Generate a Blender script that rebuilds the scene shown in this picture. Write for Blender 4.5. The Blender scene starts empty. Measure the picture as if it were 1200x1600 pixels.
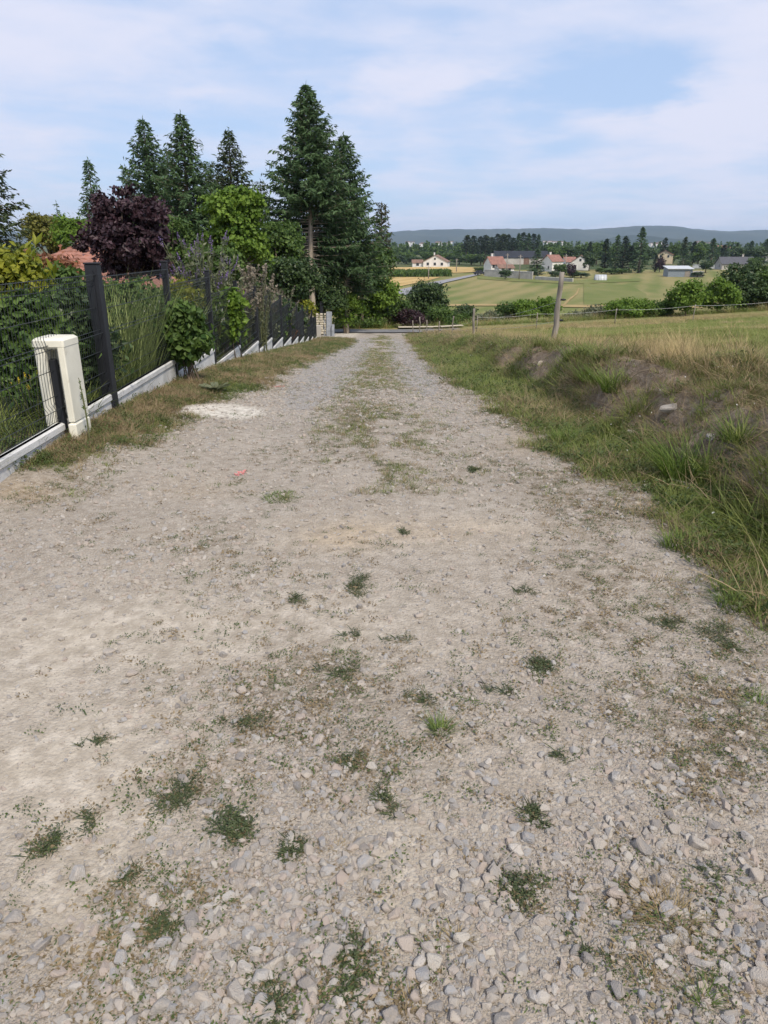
import bpy, math, random
import numpy as np
from mathutils import Vector

# ------------------------------------------------------------------ camera, light, exposure
scene = bpy.context.scene
COL = scene.collection
PITCH = math.radians(20.5)
FPX = 1110.0
CAMZ = 1.55
cam_d = bpy.data.cameras.new('camera')
cam_d.sensor_fit = 'VERTICAL'
cam_d.sensor_height = 24.0
cam_d.lens = 24.0 * FPX / 1600.0
cam_d.clip_start = 0.05
cam_d.clip_end = 30000.0
cam = bpy.data.objects.new('camera', cam_d)
COL.objects.link(cam)
cam.location = (0, 0, CAMZ)
cam.rotation_euler = (math.pi / 2 - PITCH, 0, 0)
scene.camera = cam

SUN_EL, SUN_AZ = math.radians(50), math.radians(152)     # azimuth clockwise from +Y: behind and to the right
sun_dir = Vector((math.sin(SUN_AZ) * math.cos(SUN_EL), math.cos(SUN_AZ) * math.cos(SUN_EL), math.sin(SUN_EL)))
sun_l = bpy.data.lights.new('sun', 'SUN')
sun_l.energy = 2.8
sun_l.angle = math.radians(7)
sun_l.color = (1.0, 0.90, 0.76)
sun = bpy.data.objects.new('sun', sun_l)
COL.objects.link(sun)
sun.rotation_euler = (-sun_dir).to_track_quat('-Z', 'Y').to_euler()

scene.view_settings.view_transform = 'Standard'
scene.view_settings.look = 'None'
scene.view_settings.gamma = 1.0
scene.view_settings.use_curve_mapping = False
scene.view_settings.exposure = 0.55
scene.cycles.use_denoising = True
scene.cycles.max_bounces = 6
scene.cycles.diffuse_bounces = 3
scene.cycles.glossy_bounces = 2
scene.cycles.transparent_max_bounces = 6
scene.cycles.volume_bounces = 0


def nd(nt, typ, ins=None, **props):
    n = nt.nodes.new(typ)
    for k, v in props.items():
        setattr(n, k, v)
    for k, v in (ins or {}).items():
        s = n.inputs[k]
        if isinstance(v, bpy.types.NodeSocket):
            nt.links.new(v, s)
        else:
            s.default_value = v
    return n


def c4(c):
    return (c[0], c[1], c[2], 1.0)


def mth(nt, op, a, b=None, clamp=False):
    ins = {0: a}
    if b is not None:
        ins[1] = b
    return nd(nt, 'ShaderNodeMath', ins, operation=op, use_clamp=clamp).outputs[0]


def rmp(nt, v, a, b, lo=0.0, hi=1.0):
    return nd(nt, 'ShaderNodeMapRange', {'Value': v, 'From Min': a, 'From Max': b, 'To Min': lo, 'To Max': hi},
              interpolation_type='SMOOTHSTEP').outputs[0]


def mixc(nt, f, a, b, bt='MIX'):
    a = c4(a) if isinstance(a, tuple) and len(a) == 3 else a
    b = c4(b) if isinstance(b, tuple) and len(b) == 3 else b
    return nd(nt, 'ShaderNodeMixRGB', {'Fac': f, 'Color1': a, 'Color2': b}, blend_type=bt).outputs[0]


def px_dir(px, py):
    t = (800.0 - py) / FPX
    u = (px - 600.0) / FPX
    return np.array([u, math.cos(PITCH) + t * math.sin(PITCH), -math.sin(PITCH) + t * math.cos(PITCH)])


def build_world():
    w = bpy.data.worlds.new('World')
    scene.world = w
    w.use_nodes = True
    nt = w.node_tree
    nt.nodes.clear()
    out = nd(nt, 'ShaderNodeOutputWorld')
    sky = nd(nt, 'ShaderNodeTexSky', sky_type='NISHITA', sun_disc=False, sun_elevation=SUN_EL, sun_rotation=SUN_AZ,
             altitude=700, air_density=1.0, dust_density=1.6, ozone_density=1.2)
    tc = nd(nt, 'ShaderNodeTexCoord')
    d = tc.outputs['Generated']
    sep = nd(nt, 'ShaderNodeSeparateXYZ', {0: d})
    zz = mth(nt, 'ADD', mth(nt, 'MAXIMUM', sep.outputs[2], 0.0), 0.10)
    pv = nd(nt, 'ShaderNodeCombineXYZ', {0: mth(nt, 'DIVIDE', sep.outputs[0], zz), 1: mth(nt, 'DIVIDE', sep.outputs[1], zz), 2: 0.0}).outputs[0]
    # broad cloud sheets seen in perspective plus a finer fibrous layer
    n1 = nd(nt, 'ShaderNodeTexNoise', {'Vector': pv, 'Scale': 0.85, 'Detail': 5.0, 'Roughness': 0.44, 'Distortion': 0.35}).outputs[0]
    n2 = nd(nt, 'ShaderNodeTexNoise', {'Vector': pv, 'Scale': 3.2, 'Detail': 5.0, 'Roughness': 0.55, 'Distortion': 0.6}).outputs[0]
    m = mth(nt, 'ADD', mth(nt, 'MULTIPLY', n1, 0.75), mth(nt, 'MULTIPLY', n2, 0.25))

    wn = nd(nt, 'ShaderNodeTexNoise', {'Vector': pv, 'Scale': 1.6, 'Detail': 5.0, 'Roughness': .6}).outputs['Color']
    wn = nd(nt, 'ShaderNodeVectorMath', {0: wn, 1: (-.5, -.5, -.5)}, operation='ADD').outputs[0]
    warp = nd(nt, 'ShaderNodeVectorMath', {0: wn, 1: (2.2, 2.2, 2.2)}, operation='MULTIPLY').outputs[0]

    def spot(px, py, sx, sy, amt):
        c = px_dir(px, py)
        c = c / np.linalg.norm(c)
        ax = math.atan2(c[0], c[1])
        v = nd(nt, 'ShaderNodeVectorMath', {0: d, 1: (-c[0], -c[1], -c[2])}, operation='ADD').outputs[0]
        v = nd(nt, 'ShaderNodeVectorMath', {0: v, 1: (1.0 / sx, 0.55 / sx, 1.0 / sy)}, operation='MULTIPLY').outputs[0]
        v = nd(nt, 'ShaderNodeVectorMath', {0: v, 1: warp}, operation='ADD').outputs[0]
        ln = nd(nt, 'ShaderNodeVectorMath', {0: v}, operation='LENGTH').outputs['Value']
        return rmp(nt, ln, 0.0, 1.0, amt, 0.0)
    for a in ((980, 118, 0.20, 0.05, -0.15), (860, 150, 0.24, 0.035, -0.13), (1050, 140, 0.12, 0.03, -.10), (820, 95, .14, .03, -.08), (480, 85, 0.30, 0.045, -0.17), (330, 230, 0.45, 0.12, -0.10),
              (1150, 100, 0.10, 0.10, 0.15), (640, 125, 0.22, 0.05, 0.20), (950, 20, 0.30, 0.06, 0.08), (1080, 205, 0.28, 0.06, 0.10), (200, 60, 0.35, 0.07, 0.10)):
        m = mth(nt, 'ADD', m, spot(*a))
    cloud = rmp(nt, m, 0.30, 0.68, 0.0, 1.0)
    cloud = mth(nt, 'MULTIPLY', cloud, 1.0)
    veil = mixc(nt, 0.7, sky.outputs[0], (4.7, 6.2, 9.0))
    c = mixc(nt, cloud, veil, (6.65, 6.9, 8.3))
    bg = nd(nt, 'ShaderNodeBackground', {'Color': c, 'Strength': 0.08})
    nt.links.new(bg.outputs[0], out.inputs[0])


build_world()

# ------------------------------------------------------------------ numeric helpers
rng = np.random.default_rng(11)
random.seed(5)


def hash2(i, j, s):
    n = (i.astype(np.int64) * 374761393 + j.astype(np.int64) * 668265263 + s * 144665) & 0x7fffffff
    n = ((n ^ (n >> 13)) * 1274126177) & 0x7fffffff
    return ((n ^ (n >> 16)) & 0xffff) / 65535.0


def vnoise(x, y, s=0):
    x = np.asarray(x, float); y = np.asarray(y, float)
    i = np.floor(x); j = np.floor(y)
    fx = x - i; fy = y - j
    fx = fx * fx * (3 - 2 * fx); fy = fy * fy * (3 - 2 * fy)
    i = i.astype(np.int64); j = j.astype(np.int64)
    a = hash2(i, j, s); b = hash2(i + 1, j, s); c = hash2(i, j + 1, s); d = hash2(i + 1, j + 1, s)
    return (a * (1 - fx) + b * fx) * (1 - fy) + (c * (1 - fx) + d * fx) * fy


def fbm(x, y, s=0, o=4):
    t = 0; a = 0.5; n = 0
    for k in range(o):
        t = t + a * vnoise(x * 2 ** k, y * 2 ** k, s + k * 17); n += a; a *= 0.5
    return t / n


def sst(a, b, x):
    t = np.clip((np.asarray(x, float) - a) / (b - a), 0, 1)
    return t * t * (3 - 2 * t)


# long profile of the track: level at the camera, then downhill, valley, village
_py = np.array([-400, -5, 0, 4, 7, 10, 15, 24, 37, 46, 52, 60, 80, 110, 160, 215, 280, 400, 800, 2000, 4000, 9000.])
_pz = np.array([2, .06, 0, -.01, -.08, -.30, -.75, -1.62, -2.85, -3.62, -3.85, -4.9, -7.0, -8.9, -9.5, -9.6, -8.6, -8.0, -6, -2, 2, 6.])
_tt = np.concatenate([np.arange(-400, 130, 0.25), np.arange(130, 9001, 10.)])
_tz = np.interp(_tt, _py, _pz)
for _i in range(3):
    _k = np.ones(9) / 9
    _m = _tt[:2120]
    _z = np.convolve(np.pad(_tz[:2120], 4, 'edge'), _k, 'valid')
    _tz[:2120] = _z
    _z2 = np.convolve(np.pad(_tz[2100:], 4, 'edge'), _k, 'valid')
    _tz[2130:-10] = _z2[30:-10]


def zr(Y): return np.interp(Y, _tt, _tz)
def edge(ys, xs):
    ys = np.array(ys, float); xs = np.array(xs, float)
    t = np.arange(-6, 60, 0.1); v = np.interp(t, ys, xs)
    v = np.convolve(np.pad(v, 5, 'edge'), np.ones(11) / 11, 'valid')
    return lambda Y: np.interp(Y, t, v)


FX0, FY0, FX1, FY1 = -2.70, 6.96, -3.44, 36.8          # first and thirteenth fence post
def Fx(Y): return FX0 + (np.asarray(Y, float) - FY0) * (FX1 - FX0) / (FY1 - FY0)
Lx = edge([-6, 4.3, 4.9, 5.6, 7.1, 9.9, 16.4, 25, 36, 39, 46, 60], [-2.6, -2.5, -2.15, -2.05, -2.0, -1.55, -1.5, -1.27, -1.35, -2.9, -3.3, -3.3])
Rx = edge([-6, 2.3, 2.8, 3.6, 4.7, 5.8, 6.9, 10.8, 21, 37, 48], [1.76, 1.82, 1.86, 1.82, 1.70, 1.38, 1.28, 1.02, 1.0, 1.3, 1.6])
Bx = edge([-6, 2.5, 4.8, 7, 12, 22, 37, 48], [1.95, 2.0, 2.12, 2.0, 1.9, 2.0, 2.2, 2.4])
HB = edge([-6, 2, 5.5, 9, 15, 24, 36, 48], [.50, .52, .56, .50, .42, .25, .08, .02])
VR = edge([-6, 8, 14, 24, 30, 48], [.13, .14, .15, .05, 0, 0])


def H(X, Y):
    X = np.asarray(X, float); Y = np.asarray(Y, float)
    z = zr(Y)
    near = 1 - sst(44, 56, Y)
    yc = np.clip(Y, -6, 59)
    z = z + near * VR(yc) * sst(0, 1, (Lx(yc) + 0.2 - X) / 1.0)
    b = Bx(yc)
    lump = 0.75 + 0.5 * fbm(X * 0.9 + 3, Y * 0.9, 5, 2)
    z = z + near * HB(yc) * sst(0, 1.0, (X - b) / (0.42 + 0.4 * vnoise(Y * 0.8, X * 0, 9))) * lump
    tilt = 0.044 * (1 - sst(45, 110, Y)) + 0.008
    z = z + tilt * np.clip(X - b - 1.0, 0, 32)
    z = z - 0.02 * near * sst(1.0, 5.0, -X - 3.5)
    # relief
    z = z + near * (0.03 * (fbm(X * 0.7, Y * 0.7, 1, 3) - 0.5) + 0.012 * (fbm(X * 4, Y * 4, 2, 2) - 0.5))
    z = z - near * .022 * (np.exp(-((X + .95) / .32) ** 2) + np.exp(-((X - .55) / .30) ** 2)) * sst(2, 6, Y)
    z = z + near * .016 * (fbm(X * 2.2, Y * 1.6, 12, 3) - .5)
    onb = near * sst(0.0, 0.3, X - b) * (1 - sst(1.2, 2.5, X - b))
    z = z + onb * 0.24 * (fbm(X * 3.2, Y * 2.5, 21, 3) - 0.5)
    far = sst(50, 90, Y)
    z = z + far * 0.7 * (fbm(X * 0.02, Y * 0.02, 31, 2) - 0.5) * (1 + sst(250, 900, Y) * 5)
    return z


def H1(x, y): return float(H(np.array([x]), np.array([y]))[0])


def hit(px, py, smax=2500.):
    d = px_dir(px, py)
    s = np.geomspace(0.8, smax, 1500)
    P = np.array([0, 0, CAMZ])[None] + s[:, None] * d[None]
    below = P[:, 2] < H(P[:, 0], P[:, 1])
    k = int(np.argmax(below)) if below.any() else len(s) - 1
    a, b = s[max(k - 1, 0)], s[k]
    for _ in range(25):
        m = 0.5 * (a + b); p = np.array([0, 0, CAMZ]) + m * d
        if p[2] < H1(p[0], p[1]): b = m
        else: a = m
    p = np.array([0, 0, CAMZ]) + b * d
    return float(p[0]), float(p[1]), H1(p[0], p[1])


def at(px, py, Y):
    d = px_dir(px, py); s = Y / d[1]
    return float(d[0] * s), float(Y), float(CAMZ + d[2] * s)


def proj(X, Y, Z):
    dz = np.asarray(Z) - CAMZ
    zc = Y * math.cos(PITCH) - dz * math.sin(PITCH)
    yc = Y * math.sin(PITCH) + dz * math.cos(PITCH)
    return 600 + FPX * X / zc, 800 - FPX * yc / zc


# ------------------------------------------------------------------ mesh / object helpers
def mesh(name, v, quads=None, tris=None, mats=(), attrs=None, smooth=False):
    me = bpy.data.meshes.new(name)
    v = np.asarray(v, np.float32).reshape(-1, 3)
    q = np.zeros((0, 4), np.int32) if quads is None else np.asarray(quads, np.int32).reshape(-1, 4)
    t = np.zeros((0, 3), np.int32) if tris is None else np.asarray(tris, np.int32).reshape(-1, 3)
    me.vertices.add(len(v)); me.vertices.foreach_set('co', v.ravel())
    nl = q.size + t.size
    if nl:
        me.loops.add(nl)
        me.loops.foreach_set('vertex_index', np.concatenate([q.ravel(), t.ravel()]).astype(np.int32))
        me.polygons.add(len(q) + len(t))
        ls = np.concatenate([np.arange(len(q)) * 4, q.size + np.arange(len(t)) * 3]).astype(np.int32)
        me.polygons.foreach_set('loop_start', ls)
        me.polygons.foreach_set('use_smooth', np.full(len(ls), smooth, bool))
    for k, a in (attrs or {}).items():
        a = np.asarray(a, np.float32)
        if a.ndim == 1:
            at_ = me.attributes.new(k, 'FLOAT', 'POINT'); at_.data.foreach_set('value', a)
        else:
            at_ = me.attributes.new(k, 'FLOAT_VECTOR', 'POINT'); at_.data.foreach_set('vector', a.ravel())
    for m in mats: me.materials.append(m)
    me.update(calc_edges=True)
    return me


def link(name, data, parent=None, loc=(0, 0, 0), rot=(0, 0, 0), scale=(1, 1, 1), label=None, cat=None, group=None, kind=None):
    o = bpy.data.objects.new(name, data)
    COL.objects.link(o)
    if parent is not None: o.parent = parent
    o.location = loc; o.rotation_euler = rot; o.scale = scale
    if label: o['label'] = label
    if cat: o['category'] = cat
    if group: o['group'] = group
    if kind: o['kind'] = kind
    return o


class MB:
    """collects quads and triangles of one mesh"""
    def __init__(s): s.v = []; s.q = []; s.t = []; s.n = 0; s.tint = []
    def add(s, v, q=None, t=None, tint=0.5):
        v = np.asarray(v, float).reshape(-1, 3)
        if q is not None and len(q): s.q.append(np.asarray(q, int).reshape(-1, 4) + s.n)
        if t is not None and len(t): s.t.append(np.asarray(t, int).reshape(-1, 3) + s.n)
        s.v.append(v); s.n += len(v)
        s.tint.append(np.broadcast_to(np.asarray(tint, float), (len(v),)) if np.ndim(tint) == 0 else np.asarray(tint, float))
    def box(s, c, d, rz=0.0, bev=0.0, tint=0.5):
        hx, hy, hz = d[0] / 2, d[1] / 2, d[2] / 2
        if bev > 0:
            b = min(bev, hx * .45, hy * .45, hz * .45)
            rings = []
            for z, ins in ((-hz, b), (-hz + b, 0), (hz - b, 0), (hz, b)):
                x, y = hx - ins, hy - ins; bb = b * 0.7
                rings.append([(-x, -y + bb, z), (-x + bb, -y, z), (x - bb, -y, z), (x, -y + bb, z), (x, y - bb, z), (x - bb, y, z), (-x + bb, y, z), (-x, y - bb, z)])
            v = np.array(rings).reshape(-1, 3)
            q = [(r * 8 + k, r * 8 + (k + 1) % 8, r * 8 + 8 + (k + 1) % 8, r * 8 + 8 + k) for r in range(3) for k in range(8)]
            t = [(0, k + 1, k) for k in range(1, 7)] + [(24, 24 + k, 25 + k) for k in range(1, 7)]
        else:
            v = np.array([(x, y, z) for z in (-hz, hz) for x, y in ((-hx, -hy), (hx, -hy), (hx, hy), (-hx, hy))])
            q = [(3, 2, 1, 0), (4, 5, 6, 7), (0, 1, 5, 4), (1, 2, 6, 5), (2, 3, 7, 6), (3, 0, 4, 7)]; t = None
        if rz:
            cr, sr = math.cos(rz), math.sin(rz)
            v = np.stack([v[:, 0] * cr - v[:, 1] * sr, v[:, 0] * sr + v[:, 1] * cr, v[:, 2]], 1)
        s.add(v + np.array(c), q, t, tint)
    def tube(s, pts, rad, k=6, tint=0.5, cap=True):
        P = np.asarray(pts, float); R = np.broadcast_to(np.asarray(rad, float), (len(P),))
        T = np.gradient(P, axis=0); T /= np.linalg.norm(T, axis=1, keepdims=True) + 1e-9
        up = np.where(np.abs(T[:, 2:3]) > 0.9, np.array([[1., 0, 0]]), np.array([[0, 0, 1.]]))
        A = np.cross(T, up); A /= np.linalg.norm(A, axis=1, keepdims=True) + 1e-9
        B = np.cross(T, A)
        ang = np.arange(k) * 2 * math.pi / k
        v = P[:, None] + R[:, None, None] * (np.cos(ang)[None, :, None] * A[:, None] + np.sin(ang)[None, :, None] * B[:, None])
        n = len(P)
        q = [(i * k + j, i * k + (j + 1) % k, (i + 1) * k + (j + 1) % k, (i + 1) * k + j) for i in range(n - 1) for j in range(k)]
        t = []
        if cap:
            t = [(0, j + 1, j) for j in range(1, k - 1)] + [((n - 1) * k, (n - 1) * k + j, (n - 1) * k + j + 1) for j in range(1, k - 1)]
        s.add(v.reshape(-1, 3), q, t, tint)
    def mesh(s, name, mats, smooth=False):
        q = np.concatenate(s.q) if s.q else None
        t = np.concatenate(s.t) if s.t else None
        return mesh(name, np.concatenate(s.v), q, t, mats, {'tint': np.concatenate(s.tint)}, smooth)


def unit(a): return a / (np.linalg.norm(a, axis=-1, keepdims=True) + 1e-9)
def rdir(n): return unit(rng.normal(size=(n, 3)))


def leaves(C, axis, nrm, L, W, fold=0.15):
    """N rhombic leaves -> verts (N*4,3), quads"""
    n = len(C)
    a = unit(axis); m = unit(nrm - (nrm * a).sum(1, keepdims=True) * a); b = np.cross(a, m)
    L = np.broadcast_to(L, (n,))[:, None]; W = np.broadcast_to(W, (n,))[:, None]
    v = np.stack([C - a * L * .5, C - a * L * .05 + b * W * .5 + m * W * fold, C + a * L * .5, C - a * L * .05 - b * W * .5 + m * W * fold], 1)
    return v.reshape(-1, 3), np.arange(n * 4).reshape(n, 4)


# ------------------------------------------------------------------ materials
def newmat(name):
    m = bpy.data.materials.new(name); m.use_nodes = True
    nt = m.node_tree; nt.nodes.clear()
    return m, nt, nd(nt, 'ShaderNodeOutputMaterial')


def simple(name, col, rough=0.7, var=0.25, scale=6.0, bump=0.2, bscale=60.0, metal=0.0, stain=None, stretch=None, bdist=0.01):
    m, nt, out = newmat(name)
    tc = nd(nt, 'ShaderNodeTexCoord').outputs['Object']
    if stretch: tc = nd(nt, 'ShaderNodeVectorMath', {0: tc, 1: stretch}, operation='MULTIPLY').outputs[0]
    n = nd(nt, 'ShaderNodeTexNoise', {'Vector': tc, 'Scale': scale, 'Detail': 6.0, 'Roughness': 0.6}).outputs[0]
    f = rmp(nt, n, 0.3, 0.7)
    lo = tuple(x * (1 - var) for x in col); hi = tuple(min(x * (1 + var * .6), .95) for x in col)
    c = mixc(nt, f, lo, hi)
    if stain:
        n2 = nd(nt, 'ShaderNodeTexNoise', {'Vector': tc, 'Scale': scale * 2.3, 'Detail': 8.0, 'Roughness': 0.7}).outputs[0]
        c = mixc(nt, rmp(nt, n2, 0.56, 0.72, 0.0, 0.7), c, stain)
    nb = nd(nt, 'ShaderNodeTexNoise', {'Vector': tc, 'Scale': bscale, 'Detail': 4.0}).outputs[0]
    bp = nd(nt, 'ShaderNodeBump', {'Strength': bump, 'Distance': bdist, 'Height': nb})
    b = nd(nt, 'ShaderNodeBsdfPrincipled', {'Base Color': c, 'Roughness': rough, 'Metallic': metal, 'Normal': bp.outputs[0]})
    nt.links.new(b.outputs[0], out.inputs[0])
    return m


def leafmat(name, c0, c1, inst=False, trans=0.28, rough=0.55, third=None):
    m, nt, out = newmat(name)
    a = nd(nt, 'ShaderNodeAttribute', attribute_name='tint', attribute_type='INSTANCER' if inst else 'GEOMETRY').outputs['Fac']
    if inst:
        g = nd(nt, 'ShaderNodeAttribute', attribute_name='tint', attribute_type='GEOMETRY').outputs['Fac']
        a = mth(nt, 'ADD', mth(nt, 'MULTIPLY', a, 0.7), mth(nt, 'MULTIPLY', g, 0.3))
    c = mixc(nt, a, c0, c1)
    if third:
        c = mixc(nt, rmp(nt, a, 0.86, 1.0), c, third)
    p = nd(nt, 'ShaderNodeBsdfPrincipled', {'Base Color': c, 'Roughness': rough, 'Specular IOR Level': 0.3})
    tr = nd(nt, 'ShaderNodeBsdfTranslucent', {'Color': c})
    mx = nd(nt, 'ShaderNodeMixShader', {0: trans, 1: p.outputs[0], 2: tr.outputs[0]})
    nt.links.new(mx.outputs[0], out.inputs[0])
    return m


def stonemat(name, inst):
    m, nt, out = newmat(name)
    if inst:
        a = nd(nt, 'ShaderNodeAttribute', attribute_name='tint', attribute_type='INSTANCER').outputs['Fac']
    else:
        a = nd(nt, 'ShaderNodeObjectInfo').outputs['Random']
    r = nd(nt, 'ShaderNodeValToRGB', {'Fac': a})
    cr = r.color_ramp
    cols = [(0.0, (.25, .235, .225)), (0.2, (.37, .35, .325)), (0.4, (.47, .425, .37)), (0.55, (.44, .365, .315)), (0.72, (.51, .475, .415)), (0.86, (.34, .345, .355)), (1.0, (.58, .54, .485))]
    cr.elements[0].position = 0; cr.elements[0].color = c4(cols[0][1])
    cr.elements[1].position = 1; cr.elements[1].color = c4(cols[-1][1])
    for p, c in cols[1:-1]:
        e = cr.elements.new(p); e.color = c4(c)
    tc = nd(nt, 'ShaderNodeTexCoord').outputs['Object']
    n = nd(nt, 'ShaderNodeTexNoise', {'Vector': tc, 'Scale': 3.0, 'Detail': 6.0, 'Roughness': 0.7}).outputs[0]
    c = mixc(nt, rmp(nt, n, .35, .7, 0, .6), r.outputs[0], (.44, .375, .31))
    n2 = nd(nt, 'ShaderNodeTexNoise', {'Vector': tc, 'Scale': 14.0, 'Detail': 3.0, 'Roughness': 0.7}).outputs[0]
    c = mixc(nt, rmp(nt, n2, .55, .72, 0, .35), c, (.2, .19, .18))
    bp = nd(nt, 'ShaderNodeBump', {'Strength': 0.5, 'Distance': 0.15, 'Height': n2})
    b = nd(nt, 'ShaderNodeBsdfPrincipled', {'Base Color': c, 'Roughness': 0.9, 'Specular IOR Level': 0.2, 'Normal': bp.outputs[0]})
    nt.links.new(b.outputs[0], out.inputs[0])
    return m


def ground_mat():
    m, nt, out = newmat('gravel_and_turf')
    pos = nd(nt, 'ShaderNodeNewGeometry').outputs['Position']
    def A(k): return nd(nt, 'ShaderNodeAttribute', attribute_name=k).outputs['Fac']
    def noise(s, d=4.0, r=0.6): return nd(nt, 'ShaderNodeTexNoise', {'Vector': pos, 'Scale': s, 'Detail': d, 'Roughness': r}).outputs[0]
    v1 = nd(nt, 'ShaderNodeTexVoronoi', {'Vector': pos, 'Scale': 70.0, 'Randomness': 1.0})
    v2 = nd(nt, 'ShaderNodeTexVoronoi', {'Vector': pos, 'Scale': 190.0, 'Randomness': 1.0})
    r1 = nd(nt, 'ShaderNodeSeparateColor', {0: v1.outputs['Color']}).outputs[0]
    r2 = nd(nt, 'ShaderNodeSeparateColor', {0: v2.outputs['Color']}).outputs[1]
    fine = noise(420, 3)
    base = mixc(nt, rmp(nt, noise(1.3, 5), .35, .65), (.38, .33, .265), (.46, .41, .34))
    st = mixc(nt, r1, (.31, .285, .25), (.58, .535, .465))
    base = mixc(nt, rmp(nt, v1.outputs['Distance'], .25, .6, .55, 0.0), base, st)
    st2 = mixc(nt, r2, (.25, .225, .20), (.54, .485, .43))
    base = mixc(nt, 0.38, base, st2)
    base = mixc(nt, A('grey'), base, mixc(nt, r1, (.24, .245, .26), (.43, .43, .44)))
    base = mixc(nt, A('dust'), base, mixc(nt, rmp(nt, noise(9, 5), .35, .65), (.44, .39, .315), (.54, .485, .405)))
    base = mixc(nt, mth(nt, 'MULTIPLY', A('crumb'), rmp(nt, noise(24, 6, .75), .40, .62)), base, (.150, .118, .080))
    base = mixc(nt, A('sand'), base, (.50, .385, .25))
    base = mixc(nt, A('pale'), base, (.72, .68, .60))
    # dark crumbs and dead plant specks
    sp = rmp(nt, noise(46, 5, .75), .60, .68, 0.0, 0.55)
    base = mixc(nt, sp, base, (.17, .135, .10))
    mot = rmp(nt, noise(14, 6, .72), .36, .66)
    base = mixc(nt, mth(nt, 'MULTIPLY', mth(nt, 'SUBTRACT', 1.0, mot), .55), base, (.215, .178, .135))
    turf_n = noise(7, 6, .7)
    turf = mixc(nt, rmp(nt, mth(nt, 'ADD', A('dry'), mth(nt, 'SUBTRACT', turf_n, .5)), .3, .7), (.085, .12, .036), (.24, .19, .105))
    turf = mixc(nt, rmp(nt, noise(60, 4, .7), .45, .7, 0, .6), turf, (.11, .085, .055))
    soil = mixc(nt, rmp(nt, noise(11, 6, .7), .35, .68), (.15, .112, .08), (.29, .235, .18))
    turf = mixc(nt, A('soil'), turf, soil)
    edge_n = mth(nt, 'MULTIPLY', mth(nt, 'SUBTRACT', noise(9, 6, .75), .5), 1.3)
    veg = rmp(nt, mth(nt, 'ADD', A('veg'), edge_n), .38, .62)
    col = mixc(nt, veg, base, turf)
    hgt = mth(nt, 'ADD', mth(nt, 'MULTIPLY', v1.outputs['Distance'], -.8), mth(nt, 'ADD', mth(nt, 'MULTIPLY', v2.outputs['Distance'], -.35), mth(nt, 'MULTIPLY', fine, .25)))
    hgt = mth(nt, 'ADD', hgt, mth(nt, 'MULTIPLY', noise(40, 4), .8))
    smooth = mth(nt, 'SUBTRACT', 1.0, mth(nt, 'MULTIPLY', A('dust'), .55))
    bp = nd(nt, 'ShaderNodeBump', {'Strength': mth(nt, 'MULTIPLY', smooth, .9), 'Distance': .010, 'Height': hgt})
    b = nd(nt, 'ShaderNodeBsdfPrincipled', {'Base Color': col, 'Roughness': 0.95, 'Specular IOR Level': 0.15, 'Normal': bp.outputs[0]})
    nt.links.new(b.outputs[0], out.inputs[0])
    return m


def field_mat(name, green, dry, scale=0.05, bias=0.5, stripe=0.0, ang=0.0, soil=None):
    m, nt, out = newmat(name)
    pos = nd(nt, 'ShaderNodeNewGeometry').outputs['Position']
    p2 = nd(nt, 'ShaderNodeVectorRotate', {'Vector': pos, 'Angle': ang}, rotation_type='Z_AXIS').outputs[0]
    p3 = nd(nt, 'ShaderNodeVectorMath', {0: p2, 1: (1.0, 0.35, 1.0)}, operation='MULTIPLY').outputs[0]
    n = nd(nt, 'ShaderNodeTexNoise', {'Vector': p3, 'Scale': scale, 'Detail': 7.0, 'Roughness': 0.62}).outputs[0]
    n2 = nd(nt, 'ShaderNodeTexNoise', {'Vector': pos, 'Scale': scale * 18, 'Detail': 5.0, 'Roughness': 0.7}).outputs[0]
    f = mth(nt, 'ADD', mth(nt, 'MULTIPLY', n, .75), mth(nt, 'MULTIPLY', n2, .25))
    if stripe:
        w = nd(nt, 'ShaderNodeTexWave', {'Vector': p2, 'Scale': 0.045, 'Distortion': 2.0, 'Detail': 2.0}).outputs['Fac']
        f = mth(nt, 'ADD', f, mth(nt, 'MULTIPLY', mth(nt, 'SUBTRACT', w, .5), stripe))
    c = mixc(nt, rmp(nt, f, bias - .13, bias + .13), green, dry)
    c = mixc(nt, rmp(nt, n2, .5, .75, 0, .35), c, tuple(x * .55 for x in green))
    b = nd(nt, 'ShaderNodeBsdfPrincipled', {'Base Color': c, 'Roughness': 0.95, 'Specular IOR Level': 0.1})
    nt.links.new(b.outputs[0], out.inputs[0])
    return m


M_GROUND = ground_mat()
M_STONE_I = stonemat('gravel_stone', True)
M_STONE = stonemat('loose_stone', False)
M_BARK = simple('bark', (.16, .12, .09), .9, .4, 8, .6, 30, stretch=(1, 1, .25))
M_BARK_PALE = simple('pale_bark', (.33, .28, .22), .9, .35, 8, .6, 30, stretch=(1, 1, .25))
M_STEM = simple('green_stem', (.12, .13, .05), .8, .3, 8, .3, 30)
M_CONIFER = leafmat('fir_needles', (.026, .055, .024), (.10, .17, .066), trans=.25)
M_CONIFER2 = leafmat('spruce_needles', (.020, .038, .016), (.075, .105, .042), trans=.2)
M_PINE = leafmat('brown_green_pine', (.025, .032, .012), (.085, .075, .03), trans=.15)
M_FARCON = leafmat('far_conifer', (.012, .028, .014), (.04, .07, .03), trans=.1)
M_PLUM = leafmat('plum_leaves', (.020, .011, .015), (.068, .034, .044), trans=.2, rough=.5, third=(.11, .07, .085))
M_MAPLE = leafmat('maple_leaves', (.06, .125, .014), (.19, .29, .04), trans=.35)
M_GREEN = leafmat('mid_green_leaves', (.032, .072, .015), (.12, .19, .04), trans=.3)
M_DARK = leafmat('dark_green_leaves', (.020, .046, .016), (.08, .125, .038), trans=.25, rough=.42)
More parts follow.
